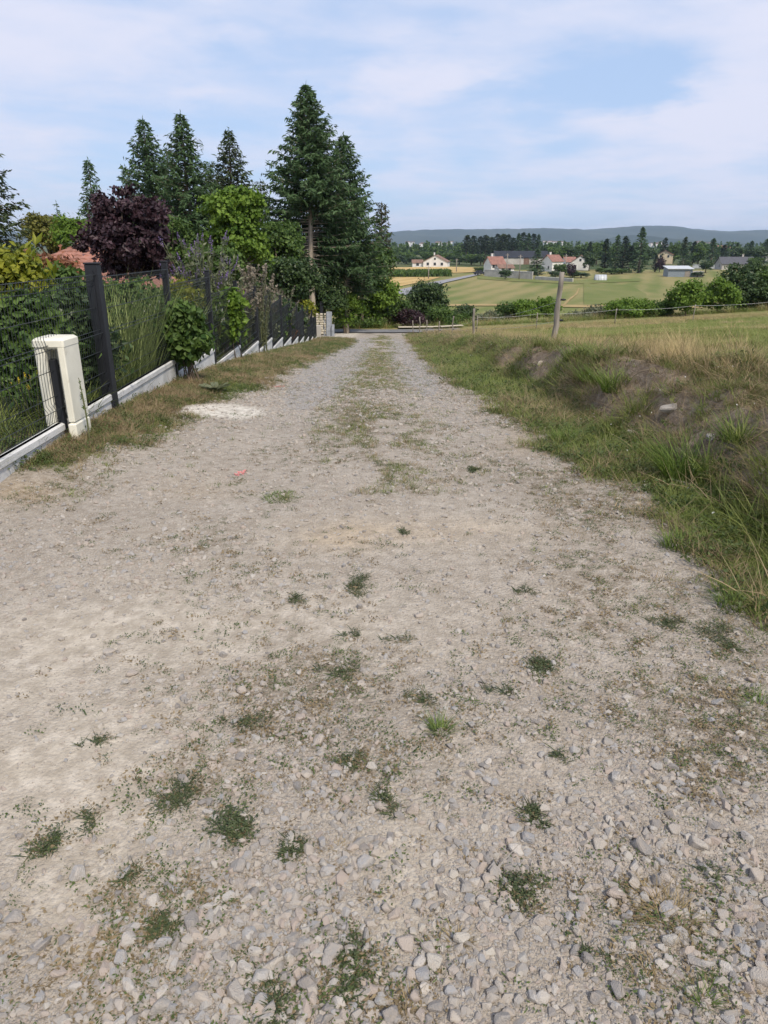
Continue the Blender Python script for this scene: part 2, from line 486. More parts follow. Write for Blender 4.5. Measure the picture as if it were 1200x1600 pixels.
M_OLIVE = leafmat('olive_leaves', (.075, .085, .015), (.20, .19, .04), trans=.3)
M_YELLOW = leafmat('yellow_green_leaves', (.10, .14, .012), (.30, .30, .03), trans=.35)
M_GREY = leafmat('grey_green_leaves', (.08, .10, .055), (.20, .22, .13), trans=.28)
M_RED = leafmat('reddish_shoots', (.12, .07, .03), (.34, .13, .07), trans=.3)
M_PLUME = leafmat('pinkish_plume', (.15, .125, .09), (.33, .29, .23), trans=.3)
M_PURPLE = leafmat('purple_flowers', (.13, .09, .20), (.25, .18, .36), trans=.2)
M_WHITEFL = leafmat('white_flowers', (.55, .53, .48), (.75, .74, .70), trans=.2)
M_YELLOWFL = leafmat('yellow_flowers', (.55, .40, .02), (.75, .60, .06), trans=.2)
M_HEDGEGREEN = leafmat('reed_green', (.12, .17, .04), (.36, .42, .15), trans=.35)
M_GRASS_I = leafmat('grass_blade', (.075, .125, .018), (.275, .295, .085), True, .3, third=(.30, .26, .12))
M_DRY_I = leafmat('dry_straw', (.25, .185, .085), (.56, .44, .22), True, .25)
M_BROWN_I = leafmat('dead_brown_grass', (.15, .115, .065), (.40, .305, .175), True, .2)
M_WEED_I = leafmat('weed_leaf', (.045, .075, .022), (.14, .18, .055), True, .25)
M_GRASS = leafmat('tuft_blade', (.05, .095, .012), (.17, .24, .045), False, .3)
M_DRY = leafmat('tuft_straw', (.20, .15, .07), (.42, .32, .16), False, .25)
M_WEED = leafmat('creeping_weed', (.040, .062, .028), (.125, .15, .068), False, .25, third=(.20, .15, .085))
M_BLACK = simple('anthracite_paint', (.008, .010, .015), .6, .3, 3, .08, 80)
M_WIRE = simple('anthracite_wire', (.018, .022, .024), .5, .2, 3, .05, 80)
M_PLINTH = simple('white_concrete', (.60, .60, .585), .85, .2, 2.2, .35, 60, stain=(.33, .31, .27))
M_CREAM = simple('cream_plastic', (.74, .72, .61), .55, .10, 3, .05, 50, stain=(.42, .38, .27))
M_WOOD = simple('weathered_wood', (.26, .23, .195), .9, .4, 10, .6, 40, stretch=(1, 1, .12))
M_METALWIRE = simple('galvanised_wire', (.42, .42, .41), .4, .2, 5, .1, 60, metal=.6)
M_TILE = simple('terracotta_tile', (.31, .145, .105), .85, .35, 3, .4, 40)
M_TILE_FAR = simple('red_roof', (.25, .125, .095), .85, .3, 1.2, .4, 10)
M_BROWNROOF = simple('brown_roof', (.20, .12, .085), .85, .3, 1.2, .4, 10)
M_DARKROOF = simple('dark_metal_roof', (.018, .021, .030), .9, .25, .5, .2, 6)
M_SLATE = simple('slate_roof', (.075, .075, .085), .7, .3, 1.5, .4, 10)
M_WALL = simple('white_render', (.68, .67, .64), .9, .12, .6, .2, 10)
M_WALLCREAM = simple('cream_render', (.62, .52, .36), .9, .12, .6, .2, 10)
M_WALLGREY = simple('grey_block_wall', (.44, .41, .37), .9, .2, .5, .2, 8, stain=(.30, .27, .23))
M_METALBLUE = simple('blue_grey_cladding', (.20, .235, .27), .55, .15, 2, .2, 8)
M_METALROOF = simple('pale_metal_roof', (.50, .52, .54), .5, .12, 1, .2, 8)
M_GLASS = simple('dark_window', (.035, .04, .05), .2, .2, 2, .02, 10)
M_SLATESLAB = simple('slate_slab', (.27, .29, .32), .75, .3, 5, .5, 25)
M_RUBBLE = simple('rubble_stone', (.44, .40, .32), .9, .3, 4, .5, 20)
M_ASPHALT = simple('asphalt', (.17, .17, .175), .9, .2, 1.5, .3, 60)
M_ASPHALT2 = simple('pale_asphalt', (.24, .24, .25), .9, .15, .2, .2, 10)
M_PINK = simple('pink_marking_paint', (.62, .22, .20), .8, .3, 30, .2, 90)
M_WHITEP = simple('white_panel', (.72, .72, .70), .6, .08, 1, .1, 10)
M_FIELD = field_mat('valley_meadow', (.12, .15, .042), (.25, .215, .095), .035, .47, .10, .35)
M_FARLAND = field_mat('far_farmland', (.05, .075, .028), (.16, .145, .07), .006, .56)
M_WHEAT = field_mat('ripe_wheat', (.38, .27, .11), (.50, .36, .16), .04, .5, .15, .4)
M_DRYLINE = field_mat('dry_grass_line', (.26, .20, .09), (.36, .27, .13), .3, .5)
M_GREENLINE = field_mat('lush_grass_strip', (.12, .15, .042), (.19, .185, .07), .06, .52)
M_HILLS = field_mat('wooded_hill', (.020, .034, .020), (.055, .066, .038), .0035, .55)
M_CORN = leafmat('maize', (.04, .085, .012), (.10, .16, .03), trans=.2)

# ------------------------------------------------------------------ zone maps of the near ground (world XY)
def gaus(X, Y, cx, cy, rx, ry): return np.exp(-(((X - cx) / rx) ** 2 + ((Y - cy) / ry) ** 2))


def pix_blob(PX, PY, blobs):
    t = np.zeros_like(PX)
    for (x, y, rx, ry, a) in blobs:
        t = t + a * np.exp(-(((PX - x) / rx) ** 2 + ((PY - y) / ry) ** 2))
    return t


def masks(X, Y, Z):
    PX, PY = proj(X, np.maximum(Y, 0.75), Z)
    yc = np.clip(Y, -6, 59)
    l, r, b, f = Lx(yc), Rx(yc), Bx(yc), Fx(yc)
    wob = 0.22 * (fbm(X * 1.7, Y * 1.7, 41, 3) - .5) * 2
    veg = np.maximum(sst(-.25, .35, l - X + wob), sst(-.35, .4, X - r + wob * 1.6))
    # grassy crown between the wheel tracks, thinning towards the camera
    crown = np.exp(-((X + 0.12) / 0.30) ** 2) * (sst(7, 16, Y) * .40)
    crown = crown * (.5 + fbm(X * 2.5, Y * 1.2, 43, 3))
    patches = pix_blob(PX, PY, [(440, 775, 60, 18, .5), (300, 1265, 90, 45, .28), (370, 1285, 55, 28, .2), (540, 1540, 50, 45, .25), (480, 720, 40, 30, .2), (830, 1395, 50, 30, .2),
                                (940, 790, 90, 40, .3), (1150, 1060, 60, 90, .3), (420, 1150, 80, 50, .12), (250, 1440, 60, 40, .2), (480, 690, 50, 60, .15)])
    veg = np.clip(np.maximum(veg, 0) + crown + patches, 0, 1)
    # bare ground inside the left verge near the gate side (end of the grass)
    veg = veg * (1 - sst(5.3, 4.6, Y) * sst(-1.0, -1.6, X) * 0.9)
    pale = pix_blob(PX, PY, [(340, 641, 56, 9, 1.8), (375, 646, 34, 8, 1.2)]) + sst(37.5, 39.5, Y) * sst(-1.2, -1.8, X) * (X > -3.6) * .8
    pale = np.clip(pale * 1.3 - .2, 0, 1)
    veg = veg * (1 - pale)
    dryl = .48 + 1.0 * (fbm(X * 1.1, Y * 1.1, 47, 3) - .5)
    dryr = np.where(X > b + .6, .46, np.where(X < b + .1, .12, .28)) + 1.0 * (fbm(X * .8, Y * .5, 48, 3) - .5)
    dry = np.where(X < 0, dryl, dryr)
    dry = np.where((X > l) & (X < r), .45, dry)
    soil = sst(.10, .3, X - b) * (1 - sst(.6, .95, X - b)) * (.5 + 1.0 * sst(.36, .52, fbm(X * 1.3, Y * 1.1, 51, 3))) * (1 - sst(9, 22, Y))
    soil = np.clip(soil + (X < f) * .7, 0, 1)
    tracks = np.exp(-((X + .95) / .42) ** 2) + .55 * np.exp(-((X - .55) / .38) ** 2)
    grey = np.clip(tracks * sst(5.5, 11, Y) * .9 * (1 - sst(33, 40, Y)) + .2 * sst(9, 14, Y), 0, .9)
    dust = pix_blob(PX, PY, [(90, 1190, 230, 170, 1.0), (110, 1400, 130, 160, .55), (450, 985, 260, 75, .7), (150, 990, 200, 60, .6), (700, 830, 220, 60, .4), (620, 1400, 90, 220, .45), (800, 1250, 220, 120, .4), (900, 950, 160, 100, .35), (330, 860, 200, 60, .35)])
    dust = np.clip(dust * (.45 + 1.1 * fbm(X * 3, Y * 3, 53, 3)) - .1, 0, .85)
    sand = np.clip(pix_blob(PX, PY, [(540, 838, 90, 22, .6), (40, 765, 60, 25, .5), (700, 830, 120, 20, .3), (300, 760, 60, 20, .25), (820, 690, 40, 20, .3)]) * (.3 + 1.2 * fbm(X * 5, Y * 5, 54, 3)), 0, .8)
    crumb = pix_blob(PX, PY, [(420, 1080, 130, 90, .9), (300, 1280, 190, 110, .8), (330, 1480, 230, 130, .6), (560, 1540, 110, 70, .7), (1080, 1060, 130, 150, .7), (960, 760, 110, 60, .7), (900, 950, 160, 90, .4), (830, 1390, 90, 50, .6), (1080, 1470, 150, 110, .5), (600, 1180, 160, 130, .4), (560, 640, 60, 70, .5), (330, 830, 200, 60, .3), (60, 760, 90, 30, .7), (900, 700, 70, 70, .8), (990, 860, 90, 90, .7), (800, 640, 40, 30, .6), (760, 735, 60, 20, .5), (1150, 1180, 90, 120, .6)])
    crumb = crumb + .62 * np.exp(-((X + .12) / .38) ** 2) * sst(4.2, 6.5, Y) * (1 - sst(18, 30, Y)) + .7 * np.exp(-np.clip(r - X, 0, 9) / .35) * sst(2.5, 4, Y)
    crumb = np.clip(crumb * (2.9 * fbm(X * 3.2, Y * 3.2, 57, 4) - .65), 0, .9)
    return dict(crumb=crumb, veg=veg, dry=np.clip(dry, 0, 1), soil=soil, grey=grey, dust=dust, sand=sand, pale=pale)


# ------------------------------------------------------------------ SETTING: near ground strips
ys = [-2.0]
while ys[-1] < 48.0:
    ys.append(ys[-1] + (0.028 if 0 < ys[-1] < 2.6 else max(0.05 if ys[-1] > 0 else .2, 0.011 * ys[-1])))
ys[-1] = 48.0
YS = np.array(ys)


def strip(name, fa, fb, n, label, cat, flip=False):
    u = np.linspace(0, 1, n)
    a = fa(YS)[:, None]; b = fb(YS)[:, None]
    X = a + (b - a) * u[None]; Y = np.repeat(YS[:, None], n, 1)
    Z = H(X, Y)
    ms = masks(X, Y, Z)
    i = np.arange(len(YS) - 1)[:, None] * n + np.arange(n - 1)[None]
    q = np.stack([i, i + 1, i + 1 + n, i + n], -1).reshape(-1, 4)
    me = mesh(name, np.stack([X, Y, Z], -1).reshape(-1, 3), q, None, [M_GROUND], {k: np.broadcast_to(v, X.shape).ravel() for k, v in ms.items()}, True)
    return link(name, me, label=label, cat=cat, kind='structure')


cst = lambda c: (lambda Y: np.full_like(Y, c))
strip('garden_ground', cst(-7.0), lambda Y: Fx(Y), 24, 'bare soil of the garden behind the mesh fence', 'ground')
strip('grass_verge', lambda Y: Fx(Y), lambda Y: Lx(Y), 60, 'dry grassy verge between fence plinth and gravel track', 'verge')
strip('gravel_road', lambda Y: Lx(Y), lambda Y: Rx(Y), 150, 'pale gravel track running downhill between verge and bank', 'track')
strip('roadside_bank', lambda Y: Rx(Y), lambda Y: Bx(Y) + 1.3, 90, 'eroded grassy earth bank along the right of the track', 'bank')
strip('meadow', lambda Y: Bx(Y) + 1.3, cst(26.0), 90, 'mown yellow green meadow above the bank', 'meadow')


def growlines(a, b, step0, k):
    L = [a]; s = step0
    while L[-1] < b: L.append(L[-1] + s); s *= k
    L[-1] = b
    return L


xs_pos = list(np.arange(-7, 27, 3.0)) + [26.0]
xs_pos = sorted(set([-7.0, 26.0] + list(np.arange(-5.0, 25, 3.0))))
xr = growlines(26, 7000, 2.0, 1.09)
xl = [-x for x in growlines(7, 7000, 2.0, 1.09)]
GX = np.array(sorted(set(xl + xs_pos + xr)))
GY = np.array(sorted(set([-400, -150, -60, -20, -8, -2.0] + list(np.arange(1, 48, 3.0)) + [48.0] + list(np.arange(49.5, 130, 1.5)) + growlines(130, 8000, 3, 1.06))))
XX, YY = np.meshgrid(GX, GY)
ZZ = H(XX, YY)
n = len(GX)
inside_x = (GX[:-1] >= -7.01) & (GX[1:] <= 26.01)
inside_y = (GY[:-1] >= -2.01) & (GY[1:] <= 48.01)
ii = np.arange(len(GY) - 1)[:, None] * n + np.arange(n - 1)[None]
keep = ~(inside_y[:, None] & inside_x[None])
q = np.stack([ii, ii + 1, ii + 1 + n, ii + n], -1)
yc_ = .5 * (GY[:-1] + GY[1:])[:, None] + 0 * ii
nearq = q[keep & (yc_ < 330)]
farq = q[keep & (yc_ >= 330)]


def compact(v, qq):
    u, inv = np.unique(qq.ravel(), return_inverse=True)
    return v[u], inv.reshape(-1, 4)


V = np.stack([XX, YY, ZZ], -1).reshape(-1, 3)
v_, q_ = compact(V, nearq)
link('ground', mesh('ground', v_, q_, None, [M_FIELD], None, True), label='dry green valley meadow below the village', cat='field', kind='structure')
v_, q_ = compact(V, farq)
link('terrain', mesh('terrain', v_, q_, None, [M_FARLAND], None, True), label='farmland and woods beyond the village up to the hills', cat='land', kind='structure')

# hills on the horizon
rp_x = np.array([-900, 0, 300, 520, 610, 700, 770, 830, 900, 960, 1050, 1110, 1200, 1500, 2200])
rp_y = np.array([372, 366, 362, 363, 361, 361, 362, 357, 358, 354.5, 356, 360, 359, 366, 372.])


def ridge(name, D, depth, dy, seed, label):
    gx = np.linspace(-5200, 5200, 420); gy = np.linspace(0, 1, 46)
    X = gx[None] + 0 * gy[:, None]
    Yb = D + depth * gy[:, None] + 0 * X
    pxr = 600 + FPX * gx / (D + depth * .6) / 0.98
    top = np.array([at(600, y, D + depth * .6)[2] for y in np.interp(pxr, rp_x, rp_y + dy)])
    prof = sst(0, .62, gy)[:, None] * (1 - .25 * sst(.7, 1, gy)[:, None])
    Z = 2 + (top[None] - 2) * prof
    Z = Z + prof * (75 * (fbm(X * .0022, Yb * .0022, seed, 4) - .5) + 9 * (fbm(X * .02, Yb * .02, seed + 9, 3) - .5))
    nx = len(gx)
    i = np.arange(len(gy) - 1)[:, None] * nx + np.arange(nx - 1)[None]
    qd = np.stack([i, i + 1, i + 1 + nx, i + nx], -1).reshape(-1, 4)
    link(name, mesh(name, np.stack([X, Yb, Z], -1).reshape(-1, 3), qd, None, [M_HILLS], None, True), label=label, cat='hills', kind='structure')


ridge('hills', 4600, 2600, 0, 61, 'long wooded ridge fading blue on the horizon')
ridge('lower_hills', 3300, 1300, 22, 67, 'lower wooded rise in front of the blue ridge')


def sheet_poly(name, pts, mat_, off, label, cat, sub=14):
    """a strip between two pixel polylines laid on the ground: pts = [(pxL,pyL,pxR,pyR),...]"""
    rows = []
    P = np.array(pts, float)
    k = np.linspace(0, len(P) - 1, (len(P) - 1) * sub + 1)
    P = np.stack([np.interp(k, np.arange(len(P)), P[:, c]) for c in range(4)], 1)
    A = np.array([hit(a, b)[:2] for a, b in P[:, :2]]); B = np.array([hit(a, b)[:2] for a, b in P[:, 2:]])
    w = np.linspace(0, 1, 13)
    XY = A[:, None] + (B - A)[:, None] * w[None, :, None]
    Z = H(XY[..., 0], XY[..., 1]) + off
    n = 13
    i = np.arange(len(P) - 1)[:, None] * n + np.arange(n - 1)[None]
    qd = np.stack([i, i + 1, i + 1 + n, i + n], -1).reshape(-1, 4)
    me = mesh(name, np.concatenate([XY, Z[..., None]], -1).reshape(-1, 3), qd, None, [mat_], None, True)
    return link(name, me, label=label, cat=cat, kind='structure')


def sheet_xy(name, P, mat_, off, label, cat, n=9):
    """strip between world polylines: rows of (xa,ya,xb,yb)"""
    P = np.array(P, float)
    k = np.linspace(0, len(P) - 1, (len(P) - 1) * 16 + 1)
    P = np.stack([np.interp(k, np.arange(len(P)), P[:, c]) for c in range(4)], 1)
    w = np.linspace(0, 1, n)
    XY = P[:, None, :2] + (P[:, None, 2:] - P[:, None, :2]) * w[None, :, None]
    Z = H(XY[..., 0], XY[..., 1]) + off
    i = np.arange(len(P) - 1)[:, None] * n + np.arange(n - 1)[None]
    qd = np.stack([i, i + 1, i + 1 + n, i + n], -1).reshape(-1, 4)
    return link(name, mesh(name, np.concatenate([XY, Z[..., None]], -1).reshape(-1, 3), qd, None, [mat_], None, True), label=label, cat=cat, kind='structure')


sheet_poly('village_road', [(598, 462, 640, 462), (632, 452, 656, 453.5), (680, 441, 698, 442), (720, 433.5, 733, 434), (742, 429, 752, 429.4)], M_ASPHALT2, .25, 'grey road climbing past wheat to the village', 'road')
sheet_poly('wheat_field', [(560, 430, 560, 419.5), (640, 428.5, 640, 417.8), (700, 427.5, 700, 417.2), (748, 425.5, 752, 418.5)], M_WHEAT, .18, 'golden wheat field in front of the white farmhouse', 'field')
sheet_poly('stubble_field', [(570, 452, 570, 434), (625, 448, 625, 433.6), (664, 440, 690, 433.4)], M_WHEAT, .16, 'lower golden field beside the village road', 'field')
sheet_poly('grass_strip', [(746, 436, 746, 431), (800, 440, 800, 434), (900, 444, 900, 438), (1000, 440, 1000, 436)], M_GREENLINE, .12, 'greener strip of meadow below the village wall', 'field')
sheet_poly('dry_grass_line', [(690, 479, 690, 476), (800, 478.5, 800, 475.6), (900, 481, 900, 477), (1010, 481, 1010, 478), (1100, 482, 1100, 479)], M_DRYLINE, .12, 'pale dry line crossing the valley meadow', 'field edge')
sheet_poly('dry_grass_line', [(904, 451, 905.5, 451), (899, 460, 902, 460), (886, 470, 890, 470), (878, 478, 883, 478)], M_DRYLINE, .14, 'short dry edge running down the meadow below the villagers gardens', 'field edge')
sheet_poly('lush_grass', [(912, 478, 912, 443), (935, 476, 935, 444), (960, 474, 985, 446), (1010, 474, 1010, 460)], M_GREENLINE, .10, 'greener patch of valley meadow under the round hedge bush', 'field')
sheet_xy('asphalt_road', [(-40, 45.8, -40, 50.0), (-10, 45.9, -10, 49.6), (0, 46.2, 0, 49.2), (5, 46.6, 5, 49.0)], M_ASPHALT, .06, 'grey lane crossing at the foot of the track', 'lane')
sheet_xy('sand_strip', [(1.0, 50.0, 1.0, 52.6), (3, 50.2, 3, 52.6), (5.5, 50.2, 5.5, 52.0)], simple('pale_sand', (.52, .45, .34), .95, .2, 3, .5, 30), .12, 'pale earth strip on the far side of the lane', 'verge')

# the air: closed box round the camera and everything built
haze_b = MB(); haze_b.box((0, 3850, 75), (14400, 8700, 196))
mh, nth, outh = newmat('valley_air')
pv_ = nd(nth, 'ShaderNodeVolumePrincipled', {'Color': (.64, .80, 1.0, 1.0), 'Density': 0.000095, 'Anisotropy': 0.1})
nth.links.new(pv_.outputs[0], outh.inputs['Volume'])
link('haze', haze_b.mesh('haze', [mh]), label='thin bluish summer haze over the whole valley', cat='haze', kind='stuff')

# ------------------------------------------------------------------ GARDEN FENCE
NP = 13
def fpos(n):
    t = n / 12.0
    return FX0 + (FX1 - FX0) * t, FY0 + (FY1 - FY0) * t


FDIR = math.atan2(FX0 - FX1, FY1 - FY0)           # rotation of the run about Z (forward = +Y)
zt = np.interp(np.arange(-2, 12), [-2, -1, 0, 1, 2, 4, 7, 11], [.20, .20, .175, -.01, -.28, -.72, -1.56, -2.72])   # top of each plinth
fence = link('mesh_fence', None, loc=(FX0, FY0, H1(FX0, FY0)), label='anthracite mesh fence on stepped white plinths along the garden', cat='fence')
FO = np.array(fence.location)


def fpart(name, mb, mats, smooth=False, label=None):
    me = mb.mesh(name, mats, smooth); me.transform(__import__('mathutils').Matrix.Translation(-Vector(FO)))
    return link(name, me, fence, label=label)


def post(n, ztop, w, d, zbot):
    x, y = fpos(n)
    b = MB()
    b.box((x, y, (ztop + zbot) / 2), (w, d, ztop - zbot), FDIR, .006)
    for sgn in (-1, 1):                               # grooves for the panels on both faces
        b.box((x, y + sgn * (d / 2 + .006), (ztop + zbot) / 2 + .1), (w * .35, .012, ztop - zbot - .3), FDIR)
    b.box((x, y, ztop + .008), (w + .012, d + .012, .016), FDIR, .004)
    p = fpart('post', b, [M_BLACK])
    return p


def panel(x0, y0, x1, y1, zb, ht):
    b = MB()
    L = math.hypot(x1 - x0, y1 - y0); ux, uy = (x1 - x0) / L, (y1 - y0) / L
    nx, ny = uy, -ux                                    # towards the road
    nw = int(L / .05)
    r = .0026
    folds = [ht - .05, ht * .5, .10]
    prof = []
    for k in range(0, int(ht / .05) + 1):
        z = min(k * .05, ht)
        off = 0.0
        for f in folds:
            off = max(off, .03 * max(0, 1 - abs(z - f) / .05))
        prof.append((z, off))
    zz = [0]
    offs = [prof[0][1]]
    for z, o in prof[1:]:
        if o > 0 or offs[-1] > 0 or z == prof[-1][0]: zz.append(z); offs.append(o)
        elif len(zz) < 2 or True:
            if abs((z / .2) - round(z / .2)) < .01: zz.append(z); offs.append(o)
    zz = np.array(zz); offs = np.array(offs)
    for i in range(nw + 1):
        d = (i + .5) * L / (nw + 1)
        P = np.stack([x0 + ux * d + nx * offs, y0 + uy * d + ny * offs, zb + zz], 1)
        b.tube(P, r, 3, cap=False)
    hz = sorted(set([round(z, 3) for z in np.arange(0, ht, .2)] + folds[:1] + [folds[0] - .05, folds[1], folds[2]]))
    for z in hz:
        o = max([.03 * max(0, 1 - abs(z - f) / .05) for f in folds]) + .006
        P = [(x0 + nx * o, y0 + ny * o, zb + z), ((x0 + x1) / 2 + nx * o, (y0 + y1) / 2 + ny * o, zb + z), (x1 + nx * o, y1 + ny * o, zb + z)]
        b.tube(P, .003, 4)
    return fpart('mesh_panel', b, [M_WIRE])


def plinth(x0, y0, x1, y1, ztop, g=.045):
    L = math.hypot(x1 - x0, y1 - y0); ux, uy = (x1 - x0) / L, (y1 - y0) / L
    cx, cy = (x0 + x1) / 2, (y0 + y1) / 2
    b = MB()
    b.box((cx, cy, ztop - .20), (.045, L - 2 * g, .40), FDIR, .006)
    b.box((cx, cy, ztop - .035), (.075, L - 2 * g + .004, .07), FDIR, .012)      # thicker cap
    return fpart('plinth', b, [M_PLINTH])


for k in range(0, 12):
    x0, y0 = fpos(k); x1, y1 = fpos(k + 1)
    plinth(x0, y0, x1, y1, zt[k + 2]); panel(x0, y0, x1, y1, zt[k + 2] + .015, 1.14)
for nn in range(0, NP):
    top = (zt[nn + 2] if nn < 12 else zt[-1] - .2) + 1.22
    if nn > 0: top = max(top, zt[nn + 1] + 1.19)
    x, y = fpos(nn)
    post(nn, top, .115 if nn == 0 else .07, .115 if nn == 0 else .07, H1(x, y) - .15)
# short bay up to the cream cover, then the bay that leaves the frame
xm, ym = fpos(-.47); xe, ye = fpos(-1.42)
plinth(xm, ym, *fpos(0), .20); plinth(xe, ye, xm, ym, .19)
panel(xe, ye, *fpos(0), .215, 1.14)
b = MB(); b.box((xm, ym + .0, .30), (.06, .06, .80), FDIR, .006); fpart('post', b, [M_BLACK], label='short black post inside the cream cover')

# cream inverted-U cover straddling the plinth
uc = link('utility_cover', None, loc=(-2.57, 5.86, H1(-2.5, 5.86)), label='cream plastic inverted U cover straddling the fence plinth', cat='utility cover')
uz = uc.location.z
def ucp(name, mb, mat_=M_CREAM):
    me = mb.mesh(name, [mat_], False); return link(name, me, uc)
def prof_prism(pts, y0, y1, bev=.012):
    """closed XZ outline extruded along Y, with bevelled rims"""
    P = np.array(pts, float); c = P.mean(0); n_ = len(P)
    ins = P + (c - P) / np.linalg.norm(c - P, axis=1, keepdims=True) * bev
    rings = [(ins, y0), (P, y0 + bev), (P, y1 - bev), (ins, y1)]
    v = np.concatenate([np.stack([p[:, 0], np.full(n_, y), p[:, 1]], 1) for p, y in rings])
    qd = [(r * n_ + j, r * n_ + (j + 1) % n_, (r + 1) * n_ + (j + 1) % n_, (r + 1) * n_ + j) for r in range(3) for j in range(n_)]
    t = [(0, j + 1, j) for j in range(1, n_ - 1)] + [(3 * n_, 3 * n_ + j, 3 * n_ + j + 1) for j in range(1, n_ - 1)]
    return v, qd, t
b = MB()
b.box((.01, 0, .455), (.055, .30, .62), 0, .016); ucp('front_leg', b)
b = MB(); b.box((.008, 0, .06), (.067, .306, .17), 0, .02); b.add(*prof_prism([(.0, -.06), (.034, -.06), (.034, -.02), (.0, -.02)], -.12, .12)); ucp('foot', b)
b = MB(); b.box((-.165, 0, .43), (.085, .28, .66), 0, .018); ucp('rear_leg', b)
b = MB(); b.box((-.085, 0, .782), (.252, .304, .085), 0, .022); ucp('bridge', b)

# ------------------------------------------------------------------ plants
def crown_mesh(name, mat_, blobs, nclump, nleaf, L, W, clump=.2, droop=0.2, tint_var=.5, flat=.6, hollow=.55, up=.35):
    """blobs: (cx,cy,cz,rx,ry,rz). clumps near the surface, leaves round each clump"""
    bl = np.array(blobs, float)
    vol = (bl[:, 3] * bl[:, 4] * bl[:, 5]) ** (2 / 3.)
    ids = rng.choice(len(bl), nclump, p=vol / vol.sum())
    d = rdir(nclump)
    rr = (hollow + (1 - hollow) * rng.random(nclump) ** .7) * (.9 + .22 * rng.random(nclump))
    C = bl[ids, :3] + d * bl[ids, 3:6] * rr[:, None]
    cr = clump * (.6 + .8 * rng.random(nclump))
    ct = rng.random(nclump)
    k = np.repeat(np.arange(nclump), nleaf)
    off = rng.normal(size=(len(k), 3)) * .5
    off[:, 2] *= flat
    P = C[k] + off * cr[k][:, None]
    out = unit(off + d[k] * .5 + np.array([0, 0, up]))
    ax = unit(rdir(len(k)) + .6 * d[k] - np.array([0, 0, droop]))
    s = .65 + .7 * rng.random(len(k))
    v, qd = leaves(P, ax, out + .6 * rdir(len(k)), L * s, W * s)
    tint = np.clip(.5 + (ct[k] - .5) * tint_var + (rng.random(len(k)) - .5) * .7, 0, 1)
    return mesh(name, v, qd, None, [mat_], {'tint': np.repeat(tint, 4)}), C


def broadleaf(name, loc, height, blobs, mat_, nclump, nleaf, L, W, clump, label, cat='tree', trunk_r=.12, bark=None, group=None, crown_name='crown', **kw):
    """blob coordinates are relative to the base"""
    root = link(name, None, loc=loc, label=label, cat=cat, group=group)
    me, C = crown_mesh(crown_name, mat_, blobs, nclump, nleaf, L, W, clump, **kw)
    link(crown_name, me, root)
    tb = MB()
    bl = np.array(blobs)
    top = bl[:, :3].mean(0)
    base = np.zeros(3) - np.array([0, 0, .25])
    fork = np.array([top[0] * .4, top[1] * .4, max(.25, (bl[:, 2] - bl[:, 5]).min() * .9 + .15)])
    if trunk_r > .03: tb.tube([base, fork * [.5, .5, .5], fork], [trunk_r * 1.25, trunk_r, trunk_r * .8], 8)
    sel = rng.choice(len(C), min(len(C), 16), replace=False)
    for i in sel:
        e = C[i]; m = fork + (e - fork) * .5 + rng.normal(size=3) * .06 * np.linalg.norm(e - fork) + np.array([0, 0, .08])
        s0 = fork if trunk_r > .03 else base + rng.normal(size=3) * np.array([.12, .12, 0])
        tb.tube([s0, m, e], [trunk_r * .55, trunk_r * .33, trunk_r * .12], 5)
    link('trunk' if trunk_r > .03 else 'stem', tb.mesh('trunk', [bark or M_BARK], True), root)
    return root


